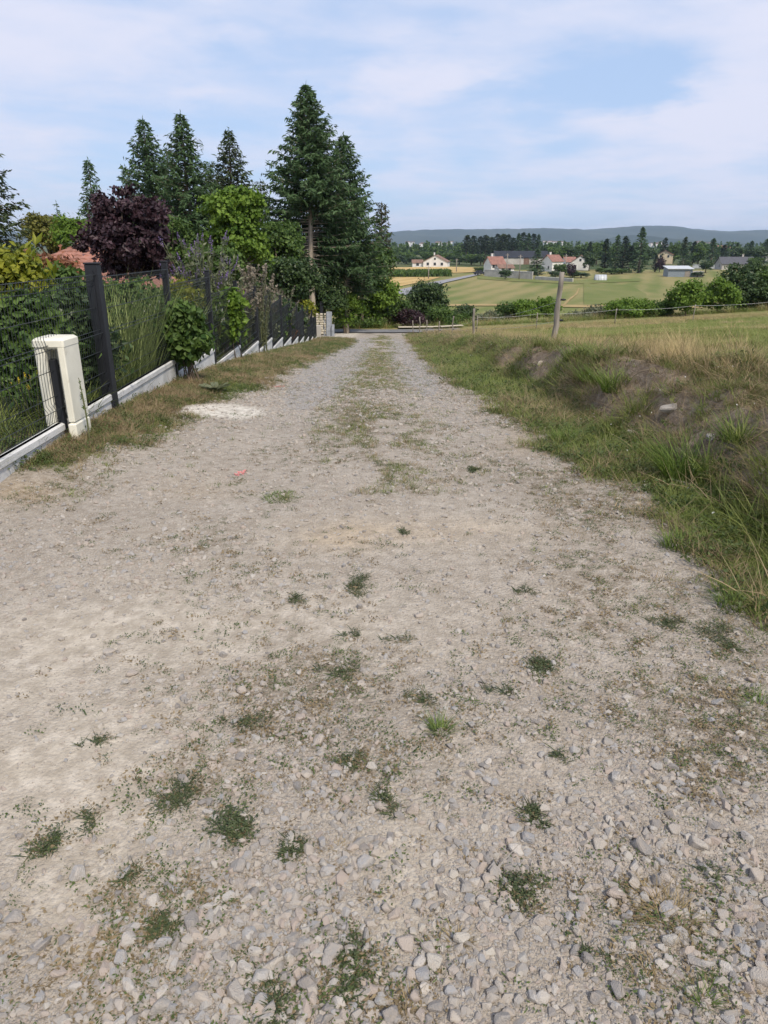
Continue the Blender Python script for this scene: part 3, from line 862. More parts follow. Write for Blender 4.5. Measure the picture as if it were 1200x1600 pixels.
def conifer_meshes(h, r, seed, nbr=220, base=.12, density=1.0, spray=(.34, .085), mat_=None, droop=.25, upt=.25, shape=.85, bare=True, bark=None, ragged=.35, trunk_r=None, lean=0, open_front=0):
    g = np.random.default_rng(seed)
    mb = MB()
    tr = trunk_r or h * .014 + .03
    tz = np.linspace(-.3, h * .985, 10)
    wob = np.stack([np.sin(tz * .5 + seed) * .015 * h * .3, np.cos(tz * .37 + seed) * .015 * h * .3], 1)
    T = np.stack([wob[:, 0] + lean * tz / h, wob[:, 1], tz], 1)
    mb.tube(T, np.interp(tz, [-.3, h * .05, h], [tr * 1.35, tr, .012]), 8)
    u = base + (1 - base) * (np.arange(nbr) + g.random(nbr)) / nbr
    u = np.sort(u)
    V = []; TI = []
    az0 = g.random() * 6.28
    for k, uu in enumerate(u):
        z = uu * h
        Lb = r * ((1 - uu) / (1 - base)) ** shape * (1 - ragged * g.random()) * min(1, .55 + 2.2 * (uu - base)) + .10
        az = az0 + k * 2.39996 + g.normal() * .3
        if uu < open_front and math.sin(az) < -.35: continue
        el = (-droop * (1 - uu) * 1.4 + .45 * uu ** 2) + g.normal() * .1
        nseg = max(3, int(Lb / .22))
        s = np.linspace(0, 1, nseg + 1)
        dirh = np.array([math.cos(az), math.sin(az), 0])
        zc = z + Lb * (math.sin(el) * s - droop * .25 * s ** 2 * (1 - uu) + upt * .35 * s ** 3)
        x0 = np.interp(z, tz, T[:, 0]); y0 = np.interp(z, tz, T[:, 1])
        P = np.stack([x0 + dirh[0] * Lb * s * math.cos(el), y0 + dirh[1] * Lb * s * math.cos(el), zc], 1)
        if Lb > .5: mb.tube(P[::max(1, nseg // 3)], np.linspace(tr * .22 * (1 - uu) + .012, .006, len(P[::max(1, nseg // 3)])), 3, cap=False)
        # side twigs
        nt_ = max(5, int(Lb / .085 * density))
        st = g.random(nt_) ** .75 * .96 + .04
        st = st[st > .12] if Lb > 1.2 else st
        n_ = len(st)
        sd = np.where(g.random(n_) < .5, -1., 1.)
        bp = np.stack([np.interp(st, s, P[:, i]) for i in range(3)], 1)
        perp = np.array([-dirh[1], dirh[0], 0])
        tl = (.18 + .34 * Lb * (1 - st) * .55 + .10 * g.random(n_)) * (.7 + .5 * g.random(n_))
        tl = np.minimum(tl, .85)
        fw = dirh[None] * (.55 + .3 * g.random(n_))[:, None] + perp[None] * (sd * (.75 + .2 * g.random(n_)))[:, None]
        fw = fw + np.array([0, 0, 1])[None] * (-.22 + .35 * g.normal(size=n_))[:, None]
        fw = unit(fw)
        nq = np.maximum(1, np.round(tl / (spray[0] * .62)).astype(int))
        rep = np.repeat(np.arange(n_), nq)
        pos_in = np.concatenate([(np.arange(a) + .5) / a for a in nq])
        C = bp[rep] + fw[rep] * (tl[rep] * pos_in)[:, None] + g.normal(size=(len(rep), 3)) * .03
        ax = unit(fw[rep] + g.normal(size=(len(rep), 3)) * .32 - np.array([0, 0, .12]))
        nr = unit(np.array([0, 0, 1.]) + g.normal(size=(len(rep), 3)) * .75)
        ls = spray[0] * (.7 + .6 * g.random(len(rep))); ws = spray[1] * (.7 + .8 * g.random(len(rep)))
        v, _ = leaves(C, ax, nr, ls, ws, .25)
        V.append(v)
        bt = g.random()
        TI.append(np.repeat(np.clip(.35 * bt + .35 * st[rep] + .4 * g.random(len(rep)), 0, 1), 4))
    # leader
    C = np.array([[T[-1, 0], T[-1, 1], z] for z in np.linspace(h * .93, h * 1.02, 14)])
    v, _ = leaves(C, unit(g.normal(size=(14, 3)) * .35 + [0, 0, 1]), g.normal(size=(14, 3)), spray[0] * .7, spray[1] * .7)
    V.append(v); TI.append(np.full(len(v), .6))
    V = np.concatenate(V); TI = np.concatenate(TI)
    return mb.mesh('trunk', [bark or M_BARK], True), mesh('crown', V, np.arange(len(V)).reshape(-1, 4), None, [mat_ or M_CONIFER], {'tint': TI})


def conifer_at(px, Y, top_py, name, label, wpx, seed, cat='conifer', group=None, base_py=None, meshes=None, rz=0, **kw):
    X, _, _ = at(px, 400, Y)
    zb = H1(X, Y) - .1
    h = at(px, top_py, Y)[2] - zb
    r = wpx / FPX * Y
    root = link(name, None, loc=(X, Y, zb), label=label, cat=cat, group=group)
    if meshes is None:
        t, c = conifer_meshes(h, r, seed, **kw)
        link('trunk', t, root); link('crown', c, root)
    else:
        (t, c, h0, r0) = meshes
        root.scale = (r / r0, r / r0, h / h0); root.rotation_euler = (0, 0, rz)
        link('trunk', t, root); link('crown', c, root)
    return root


# garden conifers
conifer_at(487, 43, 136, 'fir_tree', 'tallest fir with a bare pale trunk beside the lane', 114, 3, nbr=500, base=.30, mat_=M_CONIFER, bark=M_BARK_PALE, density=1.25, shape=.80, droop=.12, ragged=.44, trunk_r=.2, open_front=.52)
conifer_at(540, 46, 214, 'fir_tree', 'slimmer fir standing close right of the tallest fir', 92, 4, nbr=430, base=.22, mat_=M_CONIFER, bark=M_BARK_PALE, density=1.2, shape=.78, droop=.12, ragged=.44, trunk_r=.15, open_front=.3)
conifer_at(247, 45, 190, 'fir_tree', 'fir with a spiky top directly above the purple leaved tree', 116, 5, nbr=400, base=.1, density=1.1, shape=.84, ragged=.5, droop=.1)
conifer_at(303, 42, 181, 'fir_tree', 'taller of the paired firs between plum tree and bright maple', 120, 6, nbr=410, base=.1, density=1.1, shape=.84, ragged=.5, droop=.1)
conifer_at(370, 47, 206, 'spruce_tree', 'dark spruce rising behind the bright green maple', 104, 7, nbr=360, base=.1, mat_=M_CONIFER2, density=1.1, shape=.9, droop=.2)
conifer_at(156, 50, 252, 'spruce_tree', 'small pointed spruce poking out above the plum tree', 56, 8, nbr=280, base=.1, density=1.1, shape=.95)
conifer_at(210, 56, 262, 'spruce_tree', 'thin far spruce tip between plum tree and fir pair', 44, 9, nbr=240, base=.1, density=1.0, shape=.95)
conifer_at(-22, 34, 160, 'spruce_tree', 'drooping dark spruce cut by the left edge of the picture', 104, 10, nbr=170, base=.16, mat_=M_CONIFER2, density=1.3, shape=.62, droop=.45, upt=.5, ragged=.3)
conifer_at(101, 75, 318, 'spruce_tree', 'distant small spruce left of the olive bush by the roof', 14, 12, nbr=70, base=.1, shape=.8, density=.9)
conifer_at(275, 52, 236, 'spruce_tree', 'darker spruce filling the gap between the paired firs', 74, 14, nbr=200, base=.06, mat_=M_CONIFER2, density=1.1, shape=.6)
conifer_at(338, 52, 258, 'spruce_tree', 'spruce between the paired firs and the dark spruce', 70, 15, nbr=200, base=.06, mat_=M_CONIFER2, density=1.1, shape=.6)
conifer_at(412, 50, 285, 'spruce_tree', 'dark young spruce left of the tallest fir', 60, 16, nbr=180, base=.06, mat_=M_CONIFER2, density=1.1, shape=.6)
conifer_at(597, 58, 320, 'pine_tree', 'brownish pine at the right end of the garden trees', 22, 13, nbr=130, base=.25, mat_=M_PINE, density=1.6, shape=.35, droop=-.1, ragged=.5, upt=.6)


def bl_at(px, py_top, py_bot, wpx, Y, name, label, mat_, nclump, nleaf, L, W, clump, lobes=7, seed=0, cat='tree', trunk_r=.1, ztop_only=False, group=None, crown_name='crown', dpt=1.0, **kw):
    """broadleaf thing whose crown fills the pixel box px±wpx, py_top..py_bot at depth Y"""
    g = np.random.default_rng(seed + int(px) * 3)
    X, _, zt_ = at(px, py_top, Y); zb_ = at(px, py_bot, Y)[2]
    gz = H1(X, Y) - .05
    zb_ = max(zb_, gz + .05)
    hw = wpx / FPX * Y; hh = max((zt_ - zb_) / 2, .1); cz = (zt_ + zb_) / 2 - gz
    blobs = [(0, 0, cz, hw * .68, hw * .68 * dpt, hh * .80)]
    for k in range(lobes):
        a = k * 2.4 + g.random(); e = g.uniform(-.75, .9)
        rr = g.uniform(.28, .46)
        c = math.sqrt(max(0, 1 - e * e * .8))
        blobs.append((math.cos(a) * hw * .66 * c, math.sin(a) * hw * .66 * dpt * c, cz + e * hh * .66, hw * rr, hw * rr * dpt, min(hh, hw) * rr * 1.05))
    return broadleaf(name, (X, Y, gz), zt_ - gz, blobs, mat_, nclump, nleaf, L, W, clump, label, cat, trunk_r, group=group, crown_name=crown_name, **kw)


# garden broadleaf trees
pX, _, pz1 = at(198, 292, 14.5); pz0 = at(198, 425, 14.5)[2]; pg = H1(pX, 14.5)
def pb(px, py, rx, rz): 
    a = at(px + 4, py + 14, 14.5); k = 14.5 / FPX * .92; d = rng.uniform(-.35, .35)
    return (a[0] - pX, d, a[2] - pg, rx * k, rx * k, rz * k)
broadleaf('plum_tree', (pX, 14.5, pg), pz1 - pg, [pb(200, 370, 52, 42), pb(160, 318, 20, 32), pb(150, 350, 26, 26), pb(202, 306, 16, 26), pb(178, 330, 24, 34), pb(228, 325, 24, 30), pb(250, 345, 18, 36), pb(252, 385, 16, 26), pb(232, 402, 24, 20), pb(215, 318, 18, 30), pb(130, 372, 10, 12), pb(262, 325, 6, 14), pb(186, 405, 30, 16)],
          M_PLUM, 330, 34, .095, .062, .13, 'dark purple leaved plum tree behind the mesh fence', trunk_r=.05, hollow=.4, droop=.5)
bl_at(362, 278, 425, 50, 29, 'maple_tree', 'bright light green maple in front of the dark firs', M_MAPLE, 260, 40, .15, .12, .30, lobes=11, seed=2, trunk_r=.07, flat=.4)
bl_at(68, 327, 400, 34, 46, 'rounded_tree', 'rounded olive yellow tree behind the red garden roof', M_OLIVE, 170, 40, .19, .13, .4, seed=3)
bl_at(112, 338, 400, 30, 42, 'rounded_tree', 'yellow green tree between olive tree and plum tree', M_MAPLE, 130, 40, .17, .12, .4, seed=4)
bl_at(30, 385, 405, 20, 40, 'shrub', 'dark shrub under the drooping spruce at the left edge', M_GREEN, 60, 40, .16, .12, .3, seed=5, cat='shrub', trunk_r=.02)
bl_at(432, 335, 470, 42, 36, 'hazel_tree', 'dark green leafy tree left of the pale fir trunk', M_GREEN, 240, 38, .16, .12, .38, lobes=10, seed=6)
bl_at(455, 400, 480, 38, 32, 'shrub', 'low dark shrub at the foot of the pale fir trunk', M_DARK, 150, 38, .13, .10, .3, seed=7, cat='shrub', trunk_r=.02)
bl_at(330, 385, 460, 44, 27, 'hazel_tree', 'dark leafy bush under the bright maple', M_GREEN, 150, 38, .13, .10, .32, seed=8, cat='shrub', trunk_r=.05)
bl_at(510, 425, 490, 30, 44, 'shrub', 'dark shrub right behind the pale fir trunk', M_DARK, 110, 38, .16, .12, .35, seed=9, cat='shrub', trunk_r=.02)
bl_at(565, 380, 470, 45, 52, 'hazel_tree', 'dark leafy tree under the slim fir by the lane', M_GREEN, 220, 38, .2, .15, .5, seed=10)
bl_at(245, 330, 430, 50, 40, 'hazel_tree', 'green leafy tree below the paired firs', M_GREEN, 170, 38, .18, .13, .45, seed=11)
bl_at(170, 370, 425, 60, 38, 'hazel_tree', 'dark leafy tree hidden behind the purple plum', M_DARK, 120, 38, .18, .13, .45, seed=12)
bl_at(541, 450, 512, 24, 46, 'shrub', 'bright green upright shrub beside the slate slabs', M_MAPLE, 150, 40, .14, .10, .3, seed=13, cat='shrub', trunk_r=.03)
bl_at(588, 432, 505, 32, 53, 'shrub', 'light green broad leaved shrub across the lane', M_MAPLE, 180, 36, .2, .15, .4, seed=14, cat='shrub', trunk_r=.03)
bl_at(615, 455, 515, 30, 55, 'shrub', 'mid green shrub between the light shrub and the round tree', M_GREEN, 150, 36, .17, .12, .4, seed=15, cat='shrub', trunk_r=.03)
bl_at(669, 437, 512, 30, 62, 'rounded_tree', 'round dark olive tree at the end of the post row', M_DARK, 260, 40, .19, .14, .42, lobes=10, seed=16)
bl_at(690, 478, 518, 26, 56, 'shrub', 'grey green shrub right of the round dark tree', M_GREEN, 120, 36, .15, .11, .35, seed=17, cat='shrub', trunk_r=.02)
bl_at(640, 482, 518, 26, 54, 'shrub', 'low reddish brown shrub beyond the end of the track', M_PLUM, 90, 32, .13, .09, .3, seed=18, cat='shrub', trunk_r=.02)
bl_at(560, 497, 518, 44, 52, 'shrub', 'long low green shrub along the far side of the lane', M_GREEN, 130, 34, .13, .09, .3, seed=19, cat='shrub', trunk_r=.02)
bl_at(728, 478, 500, 18, 75, 'shrub', 'small dark bush right behind the second fence post', M_DARK, 70, 30, .2, .14, .4, seed=20, cat='shrub', trunk_r=.02)
bl_at(480, 440, 492, 30, 50, 'shrub', 'very dark shrub left of the slate slabs', M_DARK, 110, 34, .2, .14, .4, seed=22, cat='shrub', trunk_r=.02)

# shrubs along the garden fence
G_F = 'garden plants behind the mesh fence'
bl_at(30, 428, 740, 66, 6.5, 'laurel_shrub', 'dense laurel behind the mesh at the left edge', M_GREEN, 420, 30, .075, .045, .14, seed=30, cat='shrub', trunk_r=.015, group=G_F, crown_name='foliage', dpt=.55)
bl_at(100, 424, 700, 52, 7.5, 'laurel_shrub', 'dark leafy shrub behind the cream cover', M_DARK, 380, 30, .075, .045, .14, seed=31, cat='shrub', trunk_r=.015, group=G_F, crown_name='foliage', dpt=.6)
bl_at(5, 392, 470, 42, 8.0, 'privet_shrub', 'yellow tipped shrub above the mesh at the left edge', M_YELLOW, 120, 26, .085, .05, .16, seed=32, cat='shrub', trunk_r=.015, group=G_F, crown_name='foliage', dpt=.6)
bl_at(70, 402, 470, 40, 9.0, 'photinia_shrub', 'reddish tipped shrub in front of the terracotta roof', M_RED, 120, 26, .08, .045, .16, seed=33, cat='shrub', trunk_r=.015, group=G_F, crown_name='foliage', dpt=.6)
bl_at(50, 405, 520, 70, 8.6, 'privet_shrub', 'mid green shrub filling the space under the red tips', M_GREEN, 260, 28, .08, .05, .16, seed=34, cat='shrub', trunk_r=.015, group=G_F, crown_name='foliage', dpt=.5)
bl_at(284, 465, 580, 34, 9.35, 'bindweed_shrub', 'leafy green shrub growing through the mesh over the plinth', M_GREEN, 190, 26, .085, .06, .13, seed=35, cat='shrub', trunk_r=.015, group=G_F, crown_name='foliage', dpt=.7)
bl_at(349, 440, 545, 24, 13.7, 'elder_shrub', 'yellow green large leaved shrub leaning through the mesh', M_MAPLE, 110, 24, .11, .075, .15, seed=36, cat='shrub', trunk_r=.015, group=G_F, crown_name='foliage', dpt=.7)
bl_at(205, 420, 600, 60, 12.0, 'privet_shrub', 'dense green shrub behind the striped mesh bay', M_GREEN, 260, 30, .10, .06, .2, seed=37, cat='shrub', trunk_r=.015, group=G_F, crown_name='foliage', dpt=.5)
bl_at(300, 430, 540, 50, 14.5, 'privet_shrub', 'dark green shrub below the purple flowers', M_DARK, 220, 30, .10, .06, .2, seed=38, cat='shrub', trunk_r=.015, group=G_F, crown_name='foliage', dpt=.5)
bl_at(375, 440, 530, 30, 18.5, 'privet_shrub', 'brownish shrub behind the fourth fence post', M_RED, 90, 26, .10, .06, .2, seed=39, cat='shrub', trunk_r=.015, group=G_F, crown_name='foliage', dpt=.6)
bl_at(455, 470, 520, 18, 30, 'privet_shrub', 'dark shrub behind the far black fence bays', M_DARK, 120, 26, .13, .08, .25, seed=40, cat='shrub', trunk_r=.015, group=G_F, crown_name='foliage', dpt=1.5)
bl_at(481, 468, 495, 10, 35, 'box_shrub', 'bright green little bush near the end of the fence', M_YELLOW, 60, 26, .12, .08, .2, seed=41, cat='shrub', trunk_r=.015, group=G_F, crown_name='foliage')
bl_at(425, 455, 520, 22, 24, 'privet_shrub', 'dark shrub behind the sixth fence bay', M_DARK, 120, 26, .12, .08, .22, seed=42, cat='shrub', trunk_r=.015, group=G_F, crown_name='foliage', dpt=1.2)


for i, (Y_, off, r_, hh_, m_, L_, lab) in enumerate(((10.4, .34, .40, 1.25, M_GREEN, .075, 'mixed green shrub in the bay after the second post'), (11.9, .36, .38, 1.20, M_DARK, .08, 'dark green shrub at the third fence post'), (13.1, .55, .45, 1.45, M_YELLOW, .08, 'yellowish green shrub reaching over the third bay'),
        (15.3, .34, .42, 1.10, M_GREEN, .085, 'green shrub pressed against the fourth bay'), (18.2, .36, .45, 1.10, M_DARK, .09, 'dark shrub behind the plumed mugwort'), (20.6, .36, .42, 1.05, M_GREY, .09, 'greyish shrub behind the mauve flowering plant'),
        (23.4, .36, .45, 1.05, M_GREEN, .10, 'green shrub in the far fence bays'), (26.5, .36, .45, 1.0, M_RED, .10, 'brownish shrub in the far fence bays'), (29.6, .36, .5, 1.05, M_GREY, .11, 'pale green shrub in the last fence bays'))):
    x_ = float(Fx(Y_)) - off - .05; z_ = H1(x_, Y_) - .05
    g_ = np.random.default_rng(900 + i)
    bl__ = [(0, 0, hh_ * .5, r_ * .7, r_ * 1.3, hh_ * .42)] + [(g_.uniform(-.4, .35) * r_, g_.uniform(-1.4, 1.4) * r_, hh_ * g_.uniform(.25, .85), r_ * .42, r_ * .5, r_ * g_.uniform(.4, .75)) for _ in range(8)]
    broadleaf('hedge_shrub', (x_, Y_, z_), hh_, bl__, m_, 170, 24, L_, L_ * .62, .15, lab, 'shrub', trunk_r=.015, group=G_F, crown_name='foliage')


def blades(n, R, h0, h1, w, curl=.5, seg=3, g=None, spread=.5, tint=None, seedhead=False):
    g = g or rng
    az = g.random(n) * 6.283; rad = R * np.sqrt(g.random(n))
    B = np.stack([np.cos(az) * rad, np.sin(az) * rad, np.zeros(n)], 1)
    la = az + g.normal(size=n) * .9
    ln = g.uniform(h0, h1, n)
    lean = spread * (rad / max(R, 1e-6)) * .8 + .12 + .25 * g.random(n)
    D = np.stack([np.cos(la), np.sin(la), np.zeros(n)], 1)
    Pp = np.stack([-np.sin(la), np.cos(la), np.zeros(n)], 1)
    t = np.linspace(0, 1, seg + 1)
    mid = B[:, None] + ln[:, None, None] * (t[None, :, None] * np.array([0, 0, 1.])[None, None] * (1 - .35 * curl * t[None, :, None]) + (lean[:, None, None] * t[None, :, None] + curl * t[None, :, None] ** 2 * .5) * D[:, None])
    wv = w * (.6 + .8 * g.random(n))
    Vv = []; Q = []; T = []
    k = 2 * seg + 1
    W_ = np.linspace(1, .35, seg)
    V_ = np.zeros((n, k, 3))
    for i in range(seg):
        V_[:, 2 * i] = mid[:, i] - Pp * (wv * W_[i] * .5)[:, None]
        V_[:, 2 * i + 1] = mid[:, i] + Pp * (wv * W_[i] * .5)[:, None]
    V_[:, -1] = mid[:, -1]
    base = np.arange(n)[:, None] * k
    for i in range(seg - 1):
        Q.append(base + np.array([[2 * i, 2 * i + 1, 2 * i + 3, 2 * i + 2]]))
    T.append(base + np.array([[2 * seg - 2, 2 * seg - 1, 2 * seg]]))
    tt = np.repeat(g.random(n) if tint is None else np.full(n, tint), k)
    return V_.reshape(-1, 3), np.concatenate(Q).reshape(-1, 4), np.concatenate(T).reshape(-1, 3), tt, mid[:, -1], ln


def plumes(tips, ln, size, g, width=.02):
    """feathery seed heads: small leaves stacked under each tip"""
    n = len(tips); m = 9
    C = np.repeat(tips, m, 0) - np.array([0, 0, 1.])[None] * (np.tile(np.linspace(-.05, 1, m), n) * size)[:, None] + g.normal(size=(n * m, 3)) * width
    ax = unit(g.normal(size=(n * m, 3)) * .6 + [0, 0, 1.2])
    return leaves(C, ax, g.normal(size=(n * m, 3)), size * .35, size * .10)


def grass_thing(name, px, Y, height, R, n, w, mat_, label, cat, seed, head=None, curl=.5, xoff=0, group=None, spread=.5, headsize=.2):
    g = np.random.default_rng(seed)
    X, _, _ = at(px, 520, Y); X += xoff
    root = link(name, None, loc=(X, Y, H1(X, Y) - .02), label=label, cat=cat, group=group)
    v, qd, t, tt, tips, ln = blades(n, R, height * .55, height, w, curl, 4, g, spread)
    link('blades', mesh('blades', v, qd, t, [mat_], {'tint': tt}), root)
    if head is not None:
        sel = g.random(len(tips)) < .6
        hv, hq = plumes(tips[sel], ln[sel], headsize, g)
        link('flower', mesh('flower', hv, hq, None, [head], {'tint': np.repeat(g.random(len(hv) // 4), 4)}), root, kind='stuff')
    return root


# reed-like ornamental grass behind the striped bay
for i, (px, Y, ht) in enumerate(((165, 8.4, 1.45), (196, 9.0, 1.5), (222, 9.8, 1.5), (246, 10.6, 1.4), (180, 10.2, 1.7))):
    grass_thing('ornamental_grass', px, Y, ht, .32, 170, .016, M_HEDGEGREEN, ['reed like grass clump against the mesh right of the wide post', 'second reed like clump from the wide post behind the mesh', 'third reed like clump from the wide post behind the mesh',
                'reed like clump just before the second black post', 'taller reed clump standing behind the others under the plum'][i], 'ornamental grass', 70 + i, curl=.25, spread=.25, group=G_F)


def spiky(name, px, Y, top_py, R, nst, leafmat_, flmat, label, seed, leafL=.09, cat='shrub', fl='flower', fsize=.16, bare=.0):
    """upright herb or shrub: leafy stems each ending in a flower spike"""
    g = np.random.default_rng(seed)
    X, _, zt_ = at(px, top_py, Y); gz = H1(X, Y) - .05
    h = zt_ - gz
    root = link(name, None, loc=(X, Y, gz), label=label, cat=cat, group=G_F)
    st = MB(); LV = []; LT = []; FV = []; FT = []
    for k in range(nst):
        a = g.random() * 6.283; r0 = R * .35 * math.sqrt(g.random()); r1 = R * math.sqrt(g.random()); hh = h * g.uniform(.62, 1.0)
        p0 = np.array([math.cos(a) * r0, math.sin(a) * r0, 0]); p2 = np.array([math.cos(a) * r1, math.sin(a) * r1, hh])
        p1 = (p0 + p2) / 2 + np.array([-math.cos(a), -math.sin(a), .4]) * .08 * h
        s = np.linspace(0, 1, 6)[:, None]
        P = (1 - s) ** 2 * p0 + 2 * s * (1 - s) * p1 + s ** 2 * p2
        st.tube(P, np.linspace(.009, .003, 6), 4, cap=False)
        m = int(26 * hh / 1.2 * (.12 / max(leafL, .05)))
        t = g.uniform(max(.15, bare), .97, m)[:, None]
        C = (1 - t) ** 2 * p0 + 2 * t * (1 - t) * p1 + t ** 2 * p2
        d = unit(g.normal(size=(m, 3)) + [0, 0, .5])
        sz = leafL * g.uniform(.5, 1.2, m)
        v, _ = leaves(C + d * sz[:, None] * .5, d, g.normal(size=(m, 3)) + [0, 0, 1], sz, sz * .34)
        LV.append(v); LT.append(np.repeat(g.random(m), 4))
        if flmat is not None and g.random() < .75:
            m = 26
            t = np.linspace(-.6, 1, m)[:, None]
            ax = unit(p2 - p1)
            C = p2 + ax * t * fsize * .6 + g.normal(size=(m, 3)) * fsize * .09 * (1.3 - (t + .6) / 1.8)
            v, _ = leaves(C, unit(g.normal(size=(m, 3)) + ax), g.normal(size=(m, 3)), fsize * .2, fsize * .13)
            FV.append(v); FT.append(np.repeat(g.random(m), 4))
    link('stem', st.mesh('stem', [M_STEM], True), root)
    LV = np.concatenate(LV)
    link('foliage', mesh('foliage', LV, np.arange(len(LV)).reshape(-1, 4), None, [leafmat_], {'tint': np.concatenate(LT)}), root)
    if FV:
        FV = np.concatenate(FV)
        link(fl, mesh(fl, FV, np.arange(len(FV)).reshape(-1, 4), None, [flmat], {'tint': np.concatenate(FT)}), root, kind='stuff')
    return root


spiky('butterfly_bush', 308, 14.0, 368, .75, 60, M_GREY, M_PURPLE, 'grey green butterfly bush with purple flower spikes', 80, .13, fsize=.15)
spiky('butterfly_bush', 345, 15.0, 402, .5, 34, M_GREY, M_PURPLE, 'lower butterfly bush with lilac spikes leaning to the right', 81, .13, fsize=.14)
spiky('mugwort', 402, 17.6, 425, .38, 40, M_GREY, M_PLUME, 'tall mugwort with greyish pink plumes at the fence', 82, .07, 'wild plant', fsize=.34)
spiky('mugwort', 380, 16.3, 445, .28, 24, M_GREY, M_PLUME, 'shorter pale mugwort left of the tall plumed one', 83, .07, 'wild plant', fsize=.26)
spiky('lavender_shrub', 438, 24.5, 452, .55, 50, M_GREY, M_PLUME, 'bushy mauve flowering plant over the far fence bays', 84, .08, fsize=.22)
spiky('mugwort', 424, 22, 448, .35, 30, M_GREY, M_PLUME, 'brownish seed plumes between mugwort and lilac plant', 85, .07, 'wild plant', fsize=.3)
spiky('bramble', 250, 9.6, 470, .4, 26, M_GREEN, M_WHITEFL, 'straggling green bramble with tiny white flowers by the second post', 86, .10, 'wild plant', fsize=.05)
spiky('bramble', 322, 12.6, 455, .4, 26, M_DARK, M_WHITEFL, 'dark bramble with white blossom beside the third post', 87, .10, 'wild plant', fsize=.05)
spiky('goldenrod', 40, 6.1, 575, .30, 22, M_GREEN, M_YELLOWFL, 'leafy weed with yellow flowers low behind the left mesh', 88, .08, 'wild plant', fsize=.05)
spiky('dock_plant', 470, 31, 485, .35, 24, M_GREY, M_PLUME, 'dry pale seed stalks at the far fence bays', 89, .08, 'wild plant', fsize=.3)
spiky('dock_plant', 122, 5.75, 560, .07, 2, M_GREEN, M_PLUME, 'thin dry weed stalk in front of the cream cover', 90, .03, 'wild plant', fsize=.04, bare=.5)
spiky('yellow_shoot', 52, 8.4, 362, .22, 9, M_YELLOW, None, 'bright yellow green young shoots sticking up above the mesh', 91, .16, bare=.45)
spiky('yellow_shoot', 30, 8.2, 362, .2, 7, M_YELLOW, None, 'yellow green shoots nearest the left edge above the mesh', 92, .16, bare=.45)

